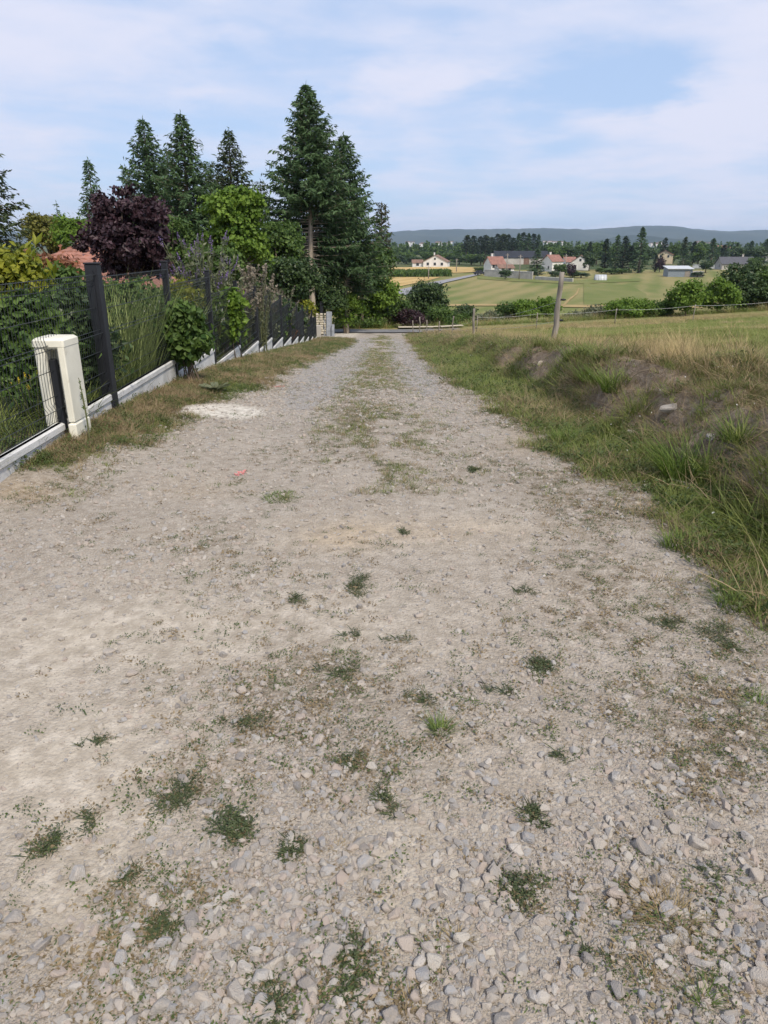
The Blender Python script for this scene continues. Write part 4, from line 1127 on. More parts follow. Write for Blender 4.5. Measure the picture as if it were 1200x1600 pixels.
# ------------------------------------------------------------------ GARDEN HOUSE (roof seen over the fence)
def gable_house(name, X, Y, rz, w, d, hw, hr, wall, roofm, label, over=.4, windows=(), door=None, chimney=None, group=None, zoff=0., cat='house', hip=False, courses=0):
    """w along local x (ridge runs along local x), d along local y; front gable at -x/+x"""
    z = min(H1(X + a * w / 2, Y + b_ * d / 2) for a in (-1, 1) for b_ in (-1, 1)) + zoff
    root = link(name, None, loc=(X, Y, z), rot=(0, 0, rz), label=label, cat=cat, group=group)
    b = MB()
    x, y = w / 2, d / 2
    v = [(-x, -y, -1), (x, -y, -1), (x, y, -1), (-x, y, -1), (-x, -y, hw), (x, -y, hw), (x, y, hw), (-x, y, hw)]
    qd = [(0, 1, 5, 4), (1, 2, 6, 5), (2, 3, 7, 6), (3, 0, 4, 7)]
    if not hip:
        v += [(-x, 0, hw + hr * .96), (x, 0, hw + hr * .96)]
        b.add(v, qd, [(4, 7, 8), (5, 9, 6)])
    else:
        b.add(v, qd)
    link('wall', b.mesh('wall', [wall]), root)
    rb = MB(); xo, yo = x + over, y + over; th = .14
    sl = hr / y
    ze = hw - over * sl
    rx = xo if not hip else max(xo - yo * .95, .2)
    for s in (-1, 1):
        vv = np.array([(-xo, s * yo, ze), (xo, s * yo, ze), (rx, 0, hw + hr), (-rx, 0, hw + hr)])
        up = np.array([0, 0, th])
        rb.add(np.concatenate([vv + .02 * np.array([0, 0, 1]), vv + up]), [(0, 1, 2, 3), (4, 5, 6, 7), (0, 1, 5, 4), (1, 2, 6, 5), (2, 3, 7, 6), (3, 0, 4, 7)])
    if hip:
        for s in (-1, 1):
            vv = np.array([(s * xo, -yo, ze), (s * xo, yo, ze), (s * rx, 0, hw + hr)]); up = np.array([0, 0, th])
            rb.add(np.concatenate([vv + .02 * np.array([0, 0, 1]), vv + up]), [(0, 1, 4, 3), (1, 2, 5, 4), (2, 0, 3, 5)], [(0, 1, 2), (3, 4, 5)])
    roof = link('roof', rb.mesh('roof', [roofm]), root)
    if courses:
        for s in (-1, 1):
            for k in range(courses):
                f0, f1 = k / courses, (k + 1) / courses
                xa, xb = xo + (rx - xo) * f0, xo + (rx - xo) * f1
                ya, yb = s * yo * (1 - f0), s * yo * (1 - f1)
                za, zb_ = ze + (hw + hr - ze) * f0 + th, ze + (hw + hr - ze) * f1 + th
                tb = MB()
                nn = max(2, int(2 * xa / .28))
                xs = np.linspace(-xa, xa, nn * 2 + 1); xs2 = np.linspace(-xb, xb, nn * 2 + 1)
                bump = .035 * (np.arange(len(xs)) % 2)
                lo = np.stack([xs, np.full(len(xs), ya), za + .055 + bump], 1); hi_ = np.stack([xs2, np.full(len(xs), yb), zb_ + .012 + bump], 1); ft = np.stack([xs, np.full(len(xs), ya), np.full(len(xs), za + .005)], 1)
                m = len(xs)
                i = np.arange(m - 1)
                tb.add(np.concatenate([ft, lo, hi_]), np.concatenate([np.stack([i, i + 1, i + 1 + m, i + m], 1), np.stack([i + m, i + 1 + m, i + 1 + 2 * m, i + 2 * m], 1)]))
                link('tile', tb.mesh('tile_course', [roofm]), roof)
            rc = MB(); rc.tube([(-rx, 0, hw + hr + th + .03), (0, 0, hw + hr + th + .03), (rx, 0, hw + hr + th + .03)], .1, 8)
        link('ridge_cap', rc.mesh('ridge_cap', [roofm], True), roof)
    if chimney:
        cb = MB(); cb.box((chimney[0], chimney[1], hw + hr * .75), (.7, .6, hr * .9 + 1.2)); cb.box((chimney[0], chimney[1], hw + hr * 1.2 + .62), (.85, .75, .12))
        link('chimney', cb.mesh('chimney', [wall]), roof)
    for (side, u, zc, ww, wh) in windows:          # side: f(-y) b(+y) l(-x) r(+x)
        wb = MB(); fb = MB()
        for mbx, ex, dp in ((fb, .12, .06), (wb, 0, .10)):
            if side in 'fb':
                mbx.box((u, (-y if side == 'f' else y), zc), (ww + ex, dp * 2, wh + ex))
            else:
                mbx.box(((-x if side == 'l' else x), u, zc), (dp * 2, ww + ex, wh + ex))
        wf = link('window', wb.mesh('window', [M_GLASS]), root)
        link('frame', fb.mesh('frame', [M_WHITEP]), wf)
    if door:
        side, u, ww, wh = door
        db = MB()
        if side in 'fb': db.box((u, (-y if side == 'f' else y), wh / 2), (ww, .16, wh))
        else: db.box(((-x if side == 'l' else x), u, wh / 2), (.16, ww, wh))
        link('door', db.mesh('door', [M_BROWNROOF]), root)
    return root


gx, _, gzt = at(128, 377, 31)
gh = gable_house('garden_house', gx, 31, .10, 7.6, 7.5, gzt - 1.9 - (H1(gx, 31) - .2), 1.75, M_WALLCREAM, M_TILE, 'terracotta tiled house roof rising behind the garden shrubs', hip=True, courses=14, windows=(('f', -1, 1.3, 1.2, 1.1), ('f', 2, 1.3, 1.0, 1.1)))

# ------------------------------------------------------------------ END OF THE FENCE: stone wall, slabs, block
wx, wy = fpos(12.9)
wz = H1(wx, wy)
sw = link('stone_wall', None, loc=(wx - .1, wy + 1.6, wz), label='low dry stone wall by the driveway after the fence', cat='wall')
stone_wall_mesh = []
for k in range(7):
    b = MB(); d = rdir(18)
    b.box((0, 0, 0), (rng.uniform(.16, .30), .26, rng.uniform(.09, .14)), 0, .025); stone_wall_mesh.append(b.mesh('wall_stone', [M_RUBBLE]))
z = 0.0
for row in range(9):
    x = -1.35
    while x < .28:
        me = stone_wall_mesh[rng.integers(7)]
        o = link('stone', me, sw, loc=(x + .12, rng.normal() * .02, z + .06), rot=(rng.normal() * .05, rng.normal() * .05, rng.normal() * .12))
        x += .27
    z += .125
for (px, py0, py1, w_, lab) in ((514, 487, 524, .30, 'tallest upright slate slab beside the driveway'), (520, 507, 523, .16, 'small upright slate slab right of the tall one'), (508.5, 497, 524, .2, 'upright slate slab left of the tall one')):
    X, Y, Z = at(px, py1, 40.5 + (514 - px) * .02)
    zt_ = at(px, py0, Y)[2]; zg = H1(X, Y)
    b = MB(); b.box((0, 0, (zt_ - zg) / 2 - .1), (w_, .10, zt_ - zg + .2), .2, .015)
    link('slate_slab', b.mesh('slate_slab', [M_SLATESLAB]), loc=(X, Y, zg), rot=(0, .03, 0), label=lab, cat='slab', group='upright slate slabs at the driveway')
X, Y = fpos(12.25)
b = MB(); b.box((0, 0, .28), (.34, .20, .75), .1, .02)
link('concrete_block', b.mesh('concrete_block', [M_WALLGREY]), loc=(X + .05, Y, H1(X, Y)), label='light grey concrete block closing the fence run', cat='block')
b = MB(); b.box((0, 0, .9), (.16, .16, 1.9), 0, .01); b.box((0, 0, 1.88), (.2, .2, .05), 0, .01)
X, _, _ = at(503, 500, 43); link('gate_post', b.mesh('gate_post', [M_BLACK]), loc=(X, 43, H1(X, 43)), label='black gate post behind the dry stone wall', cat='post')

# ------------------------------------------------------------------ PASTURE FENCE
pf = link('pasture_fence', None, loc=(3.6, 15.3, H1(3.6, 15.3)), label='wire pasture fence on weathered wooden posts along the bank', cat='fence')
PO = np.array(pf.location)
pposts = [(865, 535, 878, 425, 15.3, .055), (740, 530, 740.5, 482, 34.5, .06), (706, 528.5, 709, 494, 38.5, .035), (685.5, 526, 686, 502, 41, .035), (667, 523, 667, 500, 43, .03), (655.5, 519, 656, 495, 45, .035), (645.5, 517, 645, 501, 46.5, .03)]
tops = []
for i, (bx_, by_, tx_, ty_, Y, r) in enumerate(pposts):
    x0, _, _ = at(bx_, by_, Y); z0 = H1(x0, Y); x1, _, z1 = at(tx_, ty_, Y)
    z1 = max(z1, z0 + .7)
    b = MB(); k = 7
    s = np.linspace(-.12, 1, k)
    P = np.stack([x0 + (x1 - x0) * s + rng.normal(size=k) * .012, np.full(k, Y) + rng.normal(size=k) * .01, z0 + (z1 - z0) * s], 1)
    b.tube(P - PO, r * (1.05 - .12 * s) * (1 + rng.normal(size=k) * .05), 9)
    p = link('post', b.mesh('post', [M_WOOD], True), pf, label='tall leaning weathered post nearest the camera' if i == 0 else None)
    for f in (.62, .33):
        q_ = P[0] + (P[-1] - P[0]) * (.1 + f * .9)
        ib = MB(); ib.tube([q_ - PO + [r * .7, 0, 0], q_ - PO + [r * 1.7, -.01, 0], q_ - PO + [r * 2.6, -.01, .0]], [.014, .026, .014], 6)
        link('insulator', ib.mesh('insulator', [M_BLACK], True), p)
    tops.append([P[0] + (P[-1] - P[0]) * (.1 + f * .9) + np.array([r * 2.2, -.01, 0]) for f in (.62, .33)])
# the next post stands outside the frame on the right
x8, y8 = 6.4, 7.2
tops.insert(0, [np.array([x8, y8, H1(x8, y8) + .85]), np.array([x8, y8, H1(x8, y8) + .42])])
b = MB(); b.tube([(x8 - PO[0], y8 - PO[1], H1(x8, y8) - .2 - PO[2]), (x8 - PO[0], y8 - PO[1], H1(x8, y8) + .5 - PO[2]), (x8 - PO[0] + .03, y8 - PO[1], H1(x8, y8) + 1.3 - PO[2])], [.055, .055, .05], 9)
link('post', b.mesh('post', [M_WOOD], True), pf)
for w_ in range(2):
    for i in range(1, len(tops) - 1):
        a, c = tops[i][w_], tops[i + 1][w_]
        s = np.linspace(0, 1, 7)[:, None]
        P = a + (c - a) * s; P[:, 2] -= .10 * (4 * s * (1 - s))[:, 0]
        b = MB(); b.tube(P - PO, .0035, 4, cap=False); link('wire', b.mesh('wire', [M_METALWIRE]), pf)
# second electric tape along the far edge of the meadow
ef = link('electric_fence', None, loc=(12, 42, H1(12, 42)), label='thin pale electric tape on stakes along the far meadow edge', cat='fence')
EO = np.array(ef.location)
ep = []
for i, (px, pyb, pyt) in enumerate(((745, 517, 500), (838, 512, 490), (960, 511, 489), (1082, 505, 483), (1215, 496, 474), (1330, 488, 466))):
    Y = 41.5
    x0, _, _ = at(px, pyb, Y); z0 = H1(x0, Y)
    b = MB(); b.tube(np.array([(x0, Y, z0 - .2), (x0, Y, z0 + .45), (x0 + .02, Y, z0 + .95)]) - EO, .022, 6); link('stake', b.mesh('stake', [M_WOOD], True), ef)
    ep.append(np.array([x0, Y - .03, z0 + .88]))
for a, c in zip(ep[:-1], ep[1:]):
    s = np.linspace(0, 1, 7)[:, None]; P = a + (c - a) * s; P[:, 2] -= .08 * (4 * s * (1 - s))[:, 0]
    b = MB(); b.tube(P - EO, .0045, 4, cap=False); link('tape', b.mesh('tape', [M_WHITEP]), ef)

# hedgerow bushes beyond the meadow
hb_list = [(1080, 432, 496, 26, 50, M_MAPLE, 'slender light green young tree beyond the meadow tape', 150, .17), (1130, 426, 492, 30, 52, M_MAPLE, 'bright bush at the left end of the big hedge', 150, .17), (1172, 412, 492, 44, 55, M_DARK, 'big dark hedge bush at the right edge', 300, .2),
           (1225, 416, 492, 40, 54, M_GREEN, 'hedge bush partly cut by the right edge', 180, .2), (985, 466, 506, 36, 52, M_MAPLE, 'leafy green bush in the middle of the hedgerow', 170, .16), (1030, 472, 506, 32, 52, M_GREEN, 'low bush between the middle bush and the young tree', 120, .16),
           (940, 478, 508, 26, 54, M_GREY, 'thin pale bush left of the middle hedgerow bush', 80, .15), (828, 466, 500, 24, 70, M_MAPLE, 'bright green bush behind the leaning post', 110, .2), (856, 464, 500, 20, 70, M_MAPLE, 'bright bush just left of the leaning post', 100, .2),
           (795, 470, 500, 22, 72, M_GREEN, 'dark bush left of the bright pair behind the posts', 90, .2), (765, 486, 506, 20, 66, M_GREY, 'pale scrub between the second post and the dark bush', 70, .18), (905, 488, 510, 24, 60, M_GREY, 'grey green scrub right of the leaning post', 80, .17), (722, 492, 512, 16, 60, M_GREEN, 'low bush beside the second wooden post', 60, .17)]
for i, (px, t_, b_, w_, Y, m_, lab, nc, L_) in enumerate(hb_list):
    bl_at(px, t_, b_, w_, Y, 'hedge_bush', lab, m_, nc, 34, L_, L_ * .7, .38, seed=120 + i, cat='bush', trunk_r=.05, group='hedgerow bushes beyond the meadow', lobes=8)

# ------------------------------------------------------------------ VILLAGE
def vhouse(name, px, py, wpx, **kw):
    X, Y, Z = hit(px, py)
    return X, Y, wpx / FPX * Y


def vh(px, py, wpx, dep, hw, hr, rz, wall, roofm, label, win=None, zoff=0, cat='house', Yadd=0, **kw):
    X, Y, _ = hit(px, py); Y += Yadd
    X = at(px, py, Y)[0]
    w = wpx / FPX * Y * .92
    hw *= .9; hr *= .92; dep *= .9
    win = win if win is not None else [('f', -w * .25, 1.6, 1.0, 1.2), ('f', w * .2, 1.6, 1.0, 1.2), ('l', -1.5, 1.6, 1.0, 1.2), ('r', 1.5, 1.6, 1.0, 1.2)]
    return gable_house('house', X, Y, rz, w, dep, hw, hr, wall, roofm, label, windows=win, zoff=zoff, cat=cat, **kw)


R90 = math.pi / 2
vh(682, 417, 30, 13, 3.0, 3.2, R90 - .25, M_WALL, M_BROWNROOF, 'white farmhouse with brown roof behind the wheat', chimney=(-2, .8), win=[('l', -3.5, 1.6, 1.2, 1.3), ('l', 0, 1.6, 1.2, 1.3), ('l', 3.5, 1.6, 1.2, 1.3), ('l', 0, 4.0, .9, .9)])
vh(652, 417, 16, 7, 2.4, 1.4, .0, M_WALL, M_BROWNROOF, 'low outbuilding left of the white farmhouse', win=[('f', 0, 1.3, 1.4, 1.2)])
vh(772, 427, 24, 8, 4.0, 2.8, .28, M_WALL, M_TILE_FAR, 'red roofed white house at the end of the village road', chimney=(-1, .6), win=[('f', -2, 2.8, 1, 1.2), ('f', 2, 2.8, 1, 1.2), ('r', 0, 3.2, 1, 1.3), ('r', -2, 1.2, 1, 1.2)])
vh(788, 426, 24, 7, 2.6, 1.2, .1, M_WALL, M_BROWNROOF, 'low brown roofed annex right of the red roofed house', Yadd=-9)
vh(812, 414, 84, 16, 4.0, 3.4, .03, M_WALLGREY, M_DARKROOF, 'long barn with a black metal roof', win=[('f', -14, 2, 3, 2), ('f', 14, 2, 3, 2)], door=('f', 2.0, 3.0, 3.4), cat='barn', Yadd=15)
vh(862, 424, 20, 9, 4.6, 2.6, .35, M_WALL, M_TILE_FAR, 'white house with red roof right of the dark conifer', chimney=(-1, .5))
vh(906, 422, 18, 9, 3.6, 3.2, R90 - .30, M_WALL, M_TILE_FAR, 'gabled white house with orange red roof beside the tall trees', win=[('l', -2, 1.6, 1, 1.2), ('l', 2, 1.6, 1, 1.2), ('l', 0, 4.3, .9, 1)])
vh(888, 420, 18, 8, 3.2, 2.2, .1, M_WALL, M_TILE_FAR, 'low red roofed wing left of the gabled house', Yadd=10)
vh(1038, 414, 17, 9, 5.4, 2.2, R90 - .5, M_WALLCREAM, M_TILE_FAR, 'yellowish house with red roof between the village trees', win=[('l', -2, 4, 1, 1.2), ('l', 2, 4, 1, 1.2), ('l', 2, 1.4, 1, 1.2)], Yadd=25)
vh(1147, 421, 50, 11, 2.8, 3.0, -.12, M_WALLGREY, M_SLATE, 'dark slate roofed house right of the metal shed', cat='house', chimney=(3, .5))
vh(1128, 396, 20, 10, 5, 3, .1, M_WALLCREAM, M_TILE_FAR, 'orange roof showing far above the slate roofed house', Yadd=60, zoff=2)
vh(1192, 410, 14, 9, 4, 2.5, .1, M_WALL, M_SLATE, 'small white house half hidden at the right edge', Yadd=30)
# metal shed with mono-pitch roof
X, Y, Z = hit(1058, 432)
ms_ = link('metal_shed', None, loc=(X, Y, Z), rot=(0, 0, -.12), label='blue grey metal shed with pale flat roof in the meadow', cat='shed')
sw_ = 34 / FPX * Y
b = MB(); b.add([(-sw_ / 2, -3.5, -.8), (sw_ / 2, -3.5, -.8), (sw_ / 2, 3.5, -.8), (-sw_ / 2, 3.5, -.8), (-sw_ / 2, -3.5, 2.6), (sw_ / 2, -3.5, 2.6), (sw_ / 2, 3.5, 3.3), (-sw_ / 2, 3.5, 3.3)], [(0, 1, 5, 4), (1, 2, 6, 5), (2, 3, 7, 6), (3, 0, 4, 7)])
link('wall', b.mesh('wall', [M_METALBLUE]), ms_)
b = MB(); b.add([(-sw_ / 2 - .4, -4.1, 2.60), (sw_ / 2 + .4, -4.1, 2.60), (sw_ / 2 + .4, 4, 3.42), (-sw_ / 2 - .4, 4, 3.42), (-sw_ / 2 - .4, -4.1, 2.78), (sw_ / 2 + .4, -4.1, 2.78), (sw_ / 2 + .4, 4, 3.6), (-sw_ / 2 - .4, 4, 3.6)], [(3, 2, 1, 0), (4, 5, 6, 7), (0, 1, 5, 4), (1, 2, 6, 5), (2, 3, 7, 6), (3, 0, 4, 7)])
link('roof', b.mesh('roof', [M_METALROOF]), ms_)
b = MB(); b.box((sw_ * .30, -3.52, 1.0), (1.8, .12, 2.0)); link('door', b.mesh('door', [M_WOOD]), ms_)
b = MB(); b.box((sw_ / 2 + 2.0, -1.5, .8), (3.8, 4, 2.2)); link('annex', b.mesh('annex', [M_WALLGREY]), ms_)
# garden walls of the village
def wall_run(px0, py0, px1, py1, h, label, mat_=M_WALLGREY, th=.35, seg=8):
    a = hit(px0, py0); c = hit(px1, py1)
    root = link('garden_wall', None, loc=a, label=label, cat='wall')
    b = MB(); cp = MB()
    L = math.hypot(c[0] - a[0], c[1] - a[1]); rz = math.atan2(c[1] - a[1], c[0] - a[0])
    for k in range(seg):
        f = (k + .5) / seg
        x, y = a[0] + (c[0] - a[0]) * f, a[1] + (c[1] - a[1]) * f
        z = H1(x, y)
        b.box((x - a[0], y - a[1], z - a[2] + h / 2 - .3), (L / seg + .002 * k, th, h + .6), rz)
        cp.box((x - a[0], y - a[1], z - a[2] + h + .06), (L / seg + .002 * k, th + .12, .12), rz)
    link('wall', b.mesh('wall', [mat_]), root); link('coping', cp.mesh('coping', [M_WALL]), root)
wall_run(757, 432, 832, 437, 2.4, 'long pale boundary wall below the red roofed house', M_WALLGREY)
wall_run(836, 437, 895, 441, 1.0, 'low wall continuing right of the dark conifer', M_WALLGREY)
wall_run(1082, 419, 1122, 420, 1.6, 'pale retaining wall left of the slate roofed house', M_WALL)
# polytunnel
X, Y, Z = hit(938, 438)
b = MB(); a_ = np.linspace(0, math.pi, 9); L_ = 16 / FPX * Y / 2
v = [(s * L_, math.cos(t) * 1.6, math.sin(t) * 1.9 - .1) for s in (-1, 1) for t in a_]
b.add(v, [(i, i + 1, i + 10, i + 9) for i in range(8)], [(0, i + 1, i) for i in range(1, 8)] + [(9, 9 + i, 10 + i) for i in range(1, 8)])
pt = link('polytunnel', None, loc=(X, Y, Z), rot=(0, 0, -.1), label='small whitish polytunnel at the garden edge of the meadow', cat='polytunnel')
link('cover', b.mesh('cover', [M_METALROOF], True), pt)
b = MB()
for s in np.linspace(-1.01, 1.01, 5): b.tube([(s * L_, math.cos(t) * 1.65, math.sin(t) * 1.95 - .1) for t in a_], .05, 5)
link('hoop', b.mesh('hoop', [M_METALWIRE], True), pt)

# utility poles
for px, pyb, pyt, lab in ((713, 425, 404, 'wooden power pole at the wheat field'), (669.5, 436, 416, 'wooden power pole in the lower golden field'), (791, 434, 396, 'power pole in front of the black barn'), (811, 437, 398, 'power pole by the long boundary wall'), (882, 430, 397, 'power pole between the two red roofed houses')):
    X, Y, Z = hit(px, pyb)
    h = at(px, pyt, Y)[2] - Z
    root = link('power_pole', None, loc=(X, Y, Z), label=lab, cat='power pole', group='power poles in the valley')
    b = MB(); b.tube([(0, 0, -.5), (0, 0, h / 2), (0.05, 0, h)], [.19, .17, .13], 8); link('pole', b.mesh('pole', [M_WOOD], True), root)
    b = MB(); b.box((0, 0, h - .5), (1.5, .12, .12)); link('crossarm', b.mesh('crossarm', [M_WOOD]), root)
    for s in (-.65, 0, .65):
        b = MB(); b.tube([(s, 0, h - .44), (s, 0, h - .3), (s, 0, h - .2)], [.05, .08, .04], 6); link('insulator', b.mesh('insulator', [M_BLACK], True), root)
# parked car by the village road
X, Y, Z = hit(750.5, 431)
car = link('parked_car', None, loc=(X, Y + 3, H1(X, Y + 3) + .28), rot=(0, 0, .5), label='dark car parked at the top of the village road', cat='car')
b = MB()
sec = [(-2.1, .45, .75), (-2.0, .35, .85), (-1.3, .3, 1.0), (-.9, .3, 1.42), (.6, .3, 1.45), (1.2, .3, 1.0), (2.0, .35, .85), (2.1, .45, .7)]
v = []
for x, lo, hi_ in sec:
    wv = .85 if hi_ < 1.3 else .68
    v += [(x, -.85, lo), (x, .85, lo), (x, wv, hi_), (x, -wv, hi_)]
qd = [(i * 4 + j, i * 4 + (j + 1) % 4, i * 4 + 4 + (j + 1) % 4, i * 4 + 4 + j) for i in range(len(sec) - 1) for j in range(4)] + [(3, 2, 1, 0), (28, 29, 30, 31)]
b.add(v, qd); link('body', b.mesh('body', [M_DARKROOF]), car)
for sx in (-1.3, 1.3):
    for sy in (-.82, .82):
        b = MB(); b.tube([(sx, sy - .1, .33), (sx, sy, .33), (sx, sy + .1, .33)], .33, 10); link('wheel', b.mesh('wheel', [M_BLACK], True), car)
b = MB(); b.box((-.1, 0, 1.2), (1.5, 1.57, .26)); link('window', b.mesh('window', [M_GLASS]), car)

# village and grove trees: light meshes shared between copies
FARM = []
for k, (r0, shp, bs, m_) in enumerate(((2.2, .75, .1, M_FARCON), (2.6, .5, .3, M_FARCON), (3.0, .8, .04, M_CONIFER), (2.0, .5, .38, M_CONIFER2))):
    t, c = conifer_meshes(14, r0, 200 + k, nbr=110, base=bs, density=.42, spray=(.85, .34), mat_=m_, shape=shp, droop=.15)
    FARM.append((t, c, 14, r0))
ORD = ['first', 'second', 'third', 'fourth', 'fifth', 'sixth', 'seventh', 'eighth', 'ninth', 'tenth', 'eleventh', 'twelfth']
for i, (px, top, w_) in enumerate(((729, 368, 12), (739, 369, 13), (750, 370, 12), (758, 368, 13), (767, 371, 13), (776, 366, 14), (785, 366, 14), (793, 367, 13))):
    conifer_at(px, 470 + (i % 3) * 14, top, 'pine_tree', '%s pine from the left in the grove above the barn' % ORD[i], w_, 0, group='pine grove left of the barn roof ridge', meshes=FARM[1 if i % 3 else 3], rz=i * 1.3)
for i, (px, top, w_) in enumerate(((801, 372, 14), (809, 365, 15), (816, 364, 15), (824, 365, 15), (832, 366, 15), (840, 367, 14))):
    conifer_at(px, 440 + (i % 3) * 12, top, 'pine_tree', '%s tree from the left in the dense block behind the barn' % ORD[i], w_, 0, group='pine block behind the barn roof', meshes=FARM[i % 2 + 1], rz=i * 1.7)
vt = [(840, 390, 20, 285, 2, 'dark broad conifer in front of the black barn'), (1000, 356, 22, 300, 2, 'tallest dark conifer of the village'), (975, 370, 16, 310, 0, 'conifer left of the tallest village conifer'), (963, 368, 16, 318, 2, 'broad dark conifer among the tall village trees'),
      (946, 374, 14, 325, 0, 'conifer behind the round garden hedge'), (1037, 372, 12, 420, 0, 'conifer behind the yellowish house'), (1068, 371, 8, 360, 3, 'slim pointed conifer right of the yellowish house'), (1071, 388, 16, 345, 2, 'dark conifer above the metal shed'),
      (1112, 373, 17, 380, 2, 'grey green conifer above the retaining wall'), (1026, 398, 9, 310, 0, 'narrow green conifer left of the yellowish house'), (1083, 378, 12, 400, 0, 'conifer behind the metal shed roof'), (985, 385, 12, 305, 3, 'slim conifer between the two dark village conifers'),
      (1150, 380, 16, 430, 2, 'dark conifer behind the slate roof'), (1172, 377, 16, 430, 2, 'dark conifer behind the slate roof ridge end'), (1195, 374, 17, 420, 2, 'dark conifer at the right edge above the hedge'), (1130, 383, 13, 450, 0, 'conifer left of the orange roof'), (921, 378, 10, 380, 0, 'conifer above the gabled white house')]
for i, (px, top, w_, Y, k, lab) in enumerate(vt):
    conifer_at(px, Y, top, 'conifer_tree', lab, w_, 0, group='conifers among the village houses', meshes=FARM[k], rz=i * 1.1)
FB = []
for k, m_ in enumerate((M_GREEN, M_DARK, M_OLIVE, M_PLUM)):
    bl = [(0, 0, 4.2, 2.2, 2.2, 2.8)] + [(math.cos(a) * 1.7, math.sin(a) * 1.7, 4.2 + 1.6 * math.sin(a * 2.3), 1.2, 1.2, 1.3) for a in np.arange(7) * .9]
    me, C = crown_mesh('crown', m_, bl, 90, 22, .62, .46, .85, hollow=.6)
    tb = MB(); tb.tube([(0, 0, -.4), (0, 0, 1.5), (.1, 0, 3.8)], [.28, .22, .1], 7)
    FB.append((me, tb.mesh('trunk', [M_BARK], True)))
vb = [(635, 394, 14, 430, 0, 'leafy tree left of the white farmhouse roof'), (622, 398, 12, 420, 1, 'dark bush by the left edge of the wheat field'), (700, 395, 12, 410, 0, 'round tree right of the white farmhouse'), (718, 398, 12, 400, 1, 'dark tree at the far end of the wheat'), (737, 397, 11, 395, 0, 'small tree before the pine grove'),
      (752, 396, 10, 390, 1, 'tree left of the red roofed house'), (870, 385, 16, 420, 0, 'leafy tree behind the right end of the barn'), (890, 383, 14, 430, 1, 'leafy tree above the low red roof'), (910, 382, 13, 440, 0, 'leafy tree behind the gabled white house'), (935, 378, 13, 400, 0, 'leafy tree left of the tall conifers'),
      (790, 420, 9, 252, 1, 'dark bush in front of the boundary wall'), (748, 418, 8, 300, 0, 'green tree at the left side of the red roofed house'), (832, 420, 9, 262, 1, 'dark bush at the right end of the boundary wall'), (868, 423, 10, 262, 1, 'dark bush below the red roofed house'), (895, 421, 9, 264, 0, 'green garden bush below the white gable'), (1105, 407, 9, 300, 1, 'dark bush left of the slate roofed house'), (923, 393, 10, 320, 1, 'dark tree right beside the white gable'), (908, 431, 12, 262, 1, 'round dark hedge bush at the corner of the meadow'), (955, 430, 13, 290, 0, 'garden hedge bush behind the polytunnel'), (972, 426, 12, 292, 0, 'garden bush right of the polytunnel'), (940, 428, 10, 300, 0, 'garden bush right behind the polytunnel'),
      (876, 412, 10, 270, 0, 'green tree between the two red roofed houses'), (1033, 402, 7, 305, 3, 'purple leaved tree left of the yellowish house'), (893, 412, 7, 262, 3, 'dark purple tree left of the gabled house'), (1090, 428, 10, 265, 1, 'round dark bush right of the metal shed'), (1055, 380, 10, 420, 0, 'leafy tree left of the slim pointed conifer'),
      (1095, 380, 13, 400, 0, 'leafy tree above the retaining wall'), (1160, 385, 16, 400, 1, 'dark leafy tree behind the slate roofed house'), (1185, 385, 16, 390, 1, 'dark leafy tree right of the slate roof'), (1180, 402, 10, 300, 0, 'green bush at the right gable of the slate house'), (648, 400, 12, 400, 1, 'dark hedge left of the farmhouse outbuilding'),
      (690, 402, 10, 420, 1, 'dark tree behind the white farmhouse'), (850, 382, 14, 430, 1, 'dark tree at the right end of the barn roof'), (1015, 385, 12, 400, 1, 'leafy tree right of the tallest conifer'), (667, 393, 12, 440, 0, 'leafy tree above the farmhouse roof'), (955, 385, 13, 380, 0, 'leafy tree behind the broad conifer')]
for i, (px, top, w_, Y, k, lab) in enumerate(vb):
    X, _, zt_ = at(px, top, Y); zg = H1(X, Y)
    h = max(zt_ - zg, 2.0); r = w_ / FPX * Y
    root = link('leafy_tree', None, loc=(X, Y, zg), rot=(0, 0, i * 1.9), scale=(r / 2.9, r / 2.9, h / 7.2), label=lab, cat='tree', group='leafy trees among the village houses')
    link('crown', FB[k][0], root); link('trunk', FB[k][1], root)
# far woods as masses
def woods(name, rows, label, n=2600, L=2.6, mat_=M_FARCON):
    g = np.random.default_rng(len(label))
    P = []; 
    for (xa, xb, Y, hmin, hmax, m) in rows:
        x = g.uniform(xa, xb, m); y = Y + g.uniform(0, 60, m); h = g.uniform(hmin, hmax, m)
        for k in range(m):
            z = H1(x[k], y[k]); nn = 40
            t = g.random(nn) ** .8
            rr = (1 - t * .75) * h[k] * .30 * np.sqrt(g.random(nn)); a = g.random(nn) * 6.28
            P.append(np.stack([x[k] + np.cos(a) * rr, y[k] + np.sin(a) * rr, z + t * h[k]], 1))
    P = np.concatenate(P)
    v, qd = leaves(P, rdir(len(P)), rdir(len(P)), L, L * .7)
    link(name, mesh(name, v, qd, None, [mat_], {'tint': np.repeat(g.random(len(P)), 4)}), label=label, cat='woods', kind='stuff')
woods('woods', [(-60, 330, 560, 5, 9, 170), (-100, 420, 700, 6, 11, 170), (-100, 500, 900, 8, 13, 150), (-200, 700, 1300, 8, 14, 150)], 'belt of far trees and hedges behind the village', L=3.0, mat_=M_GREEN)
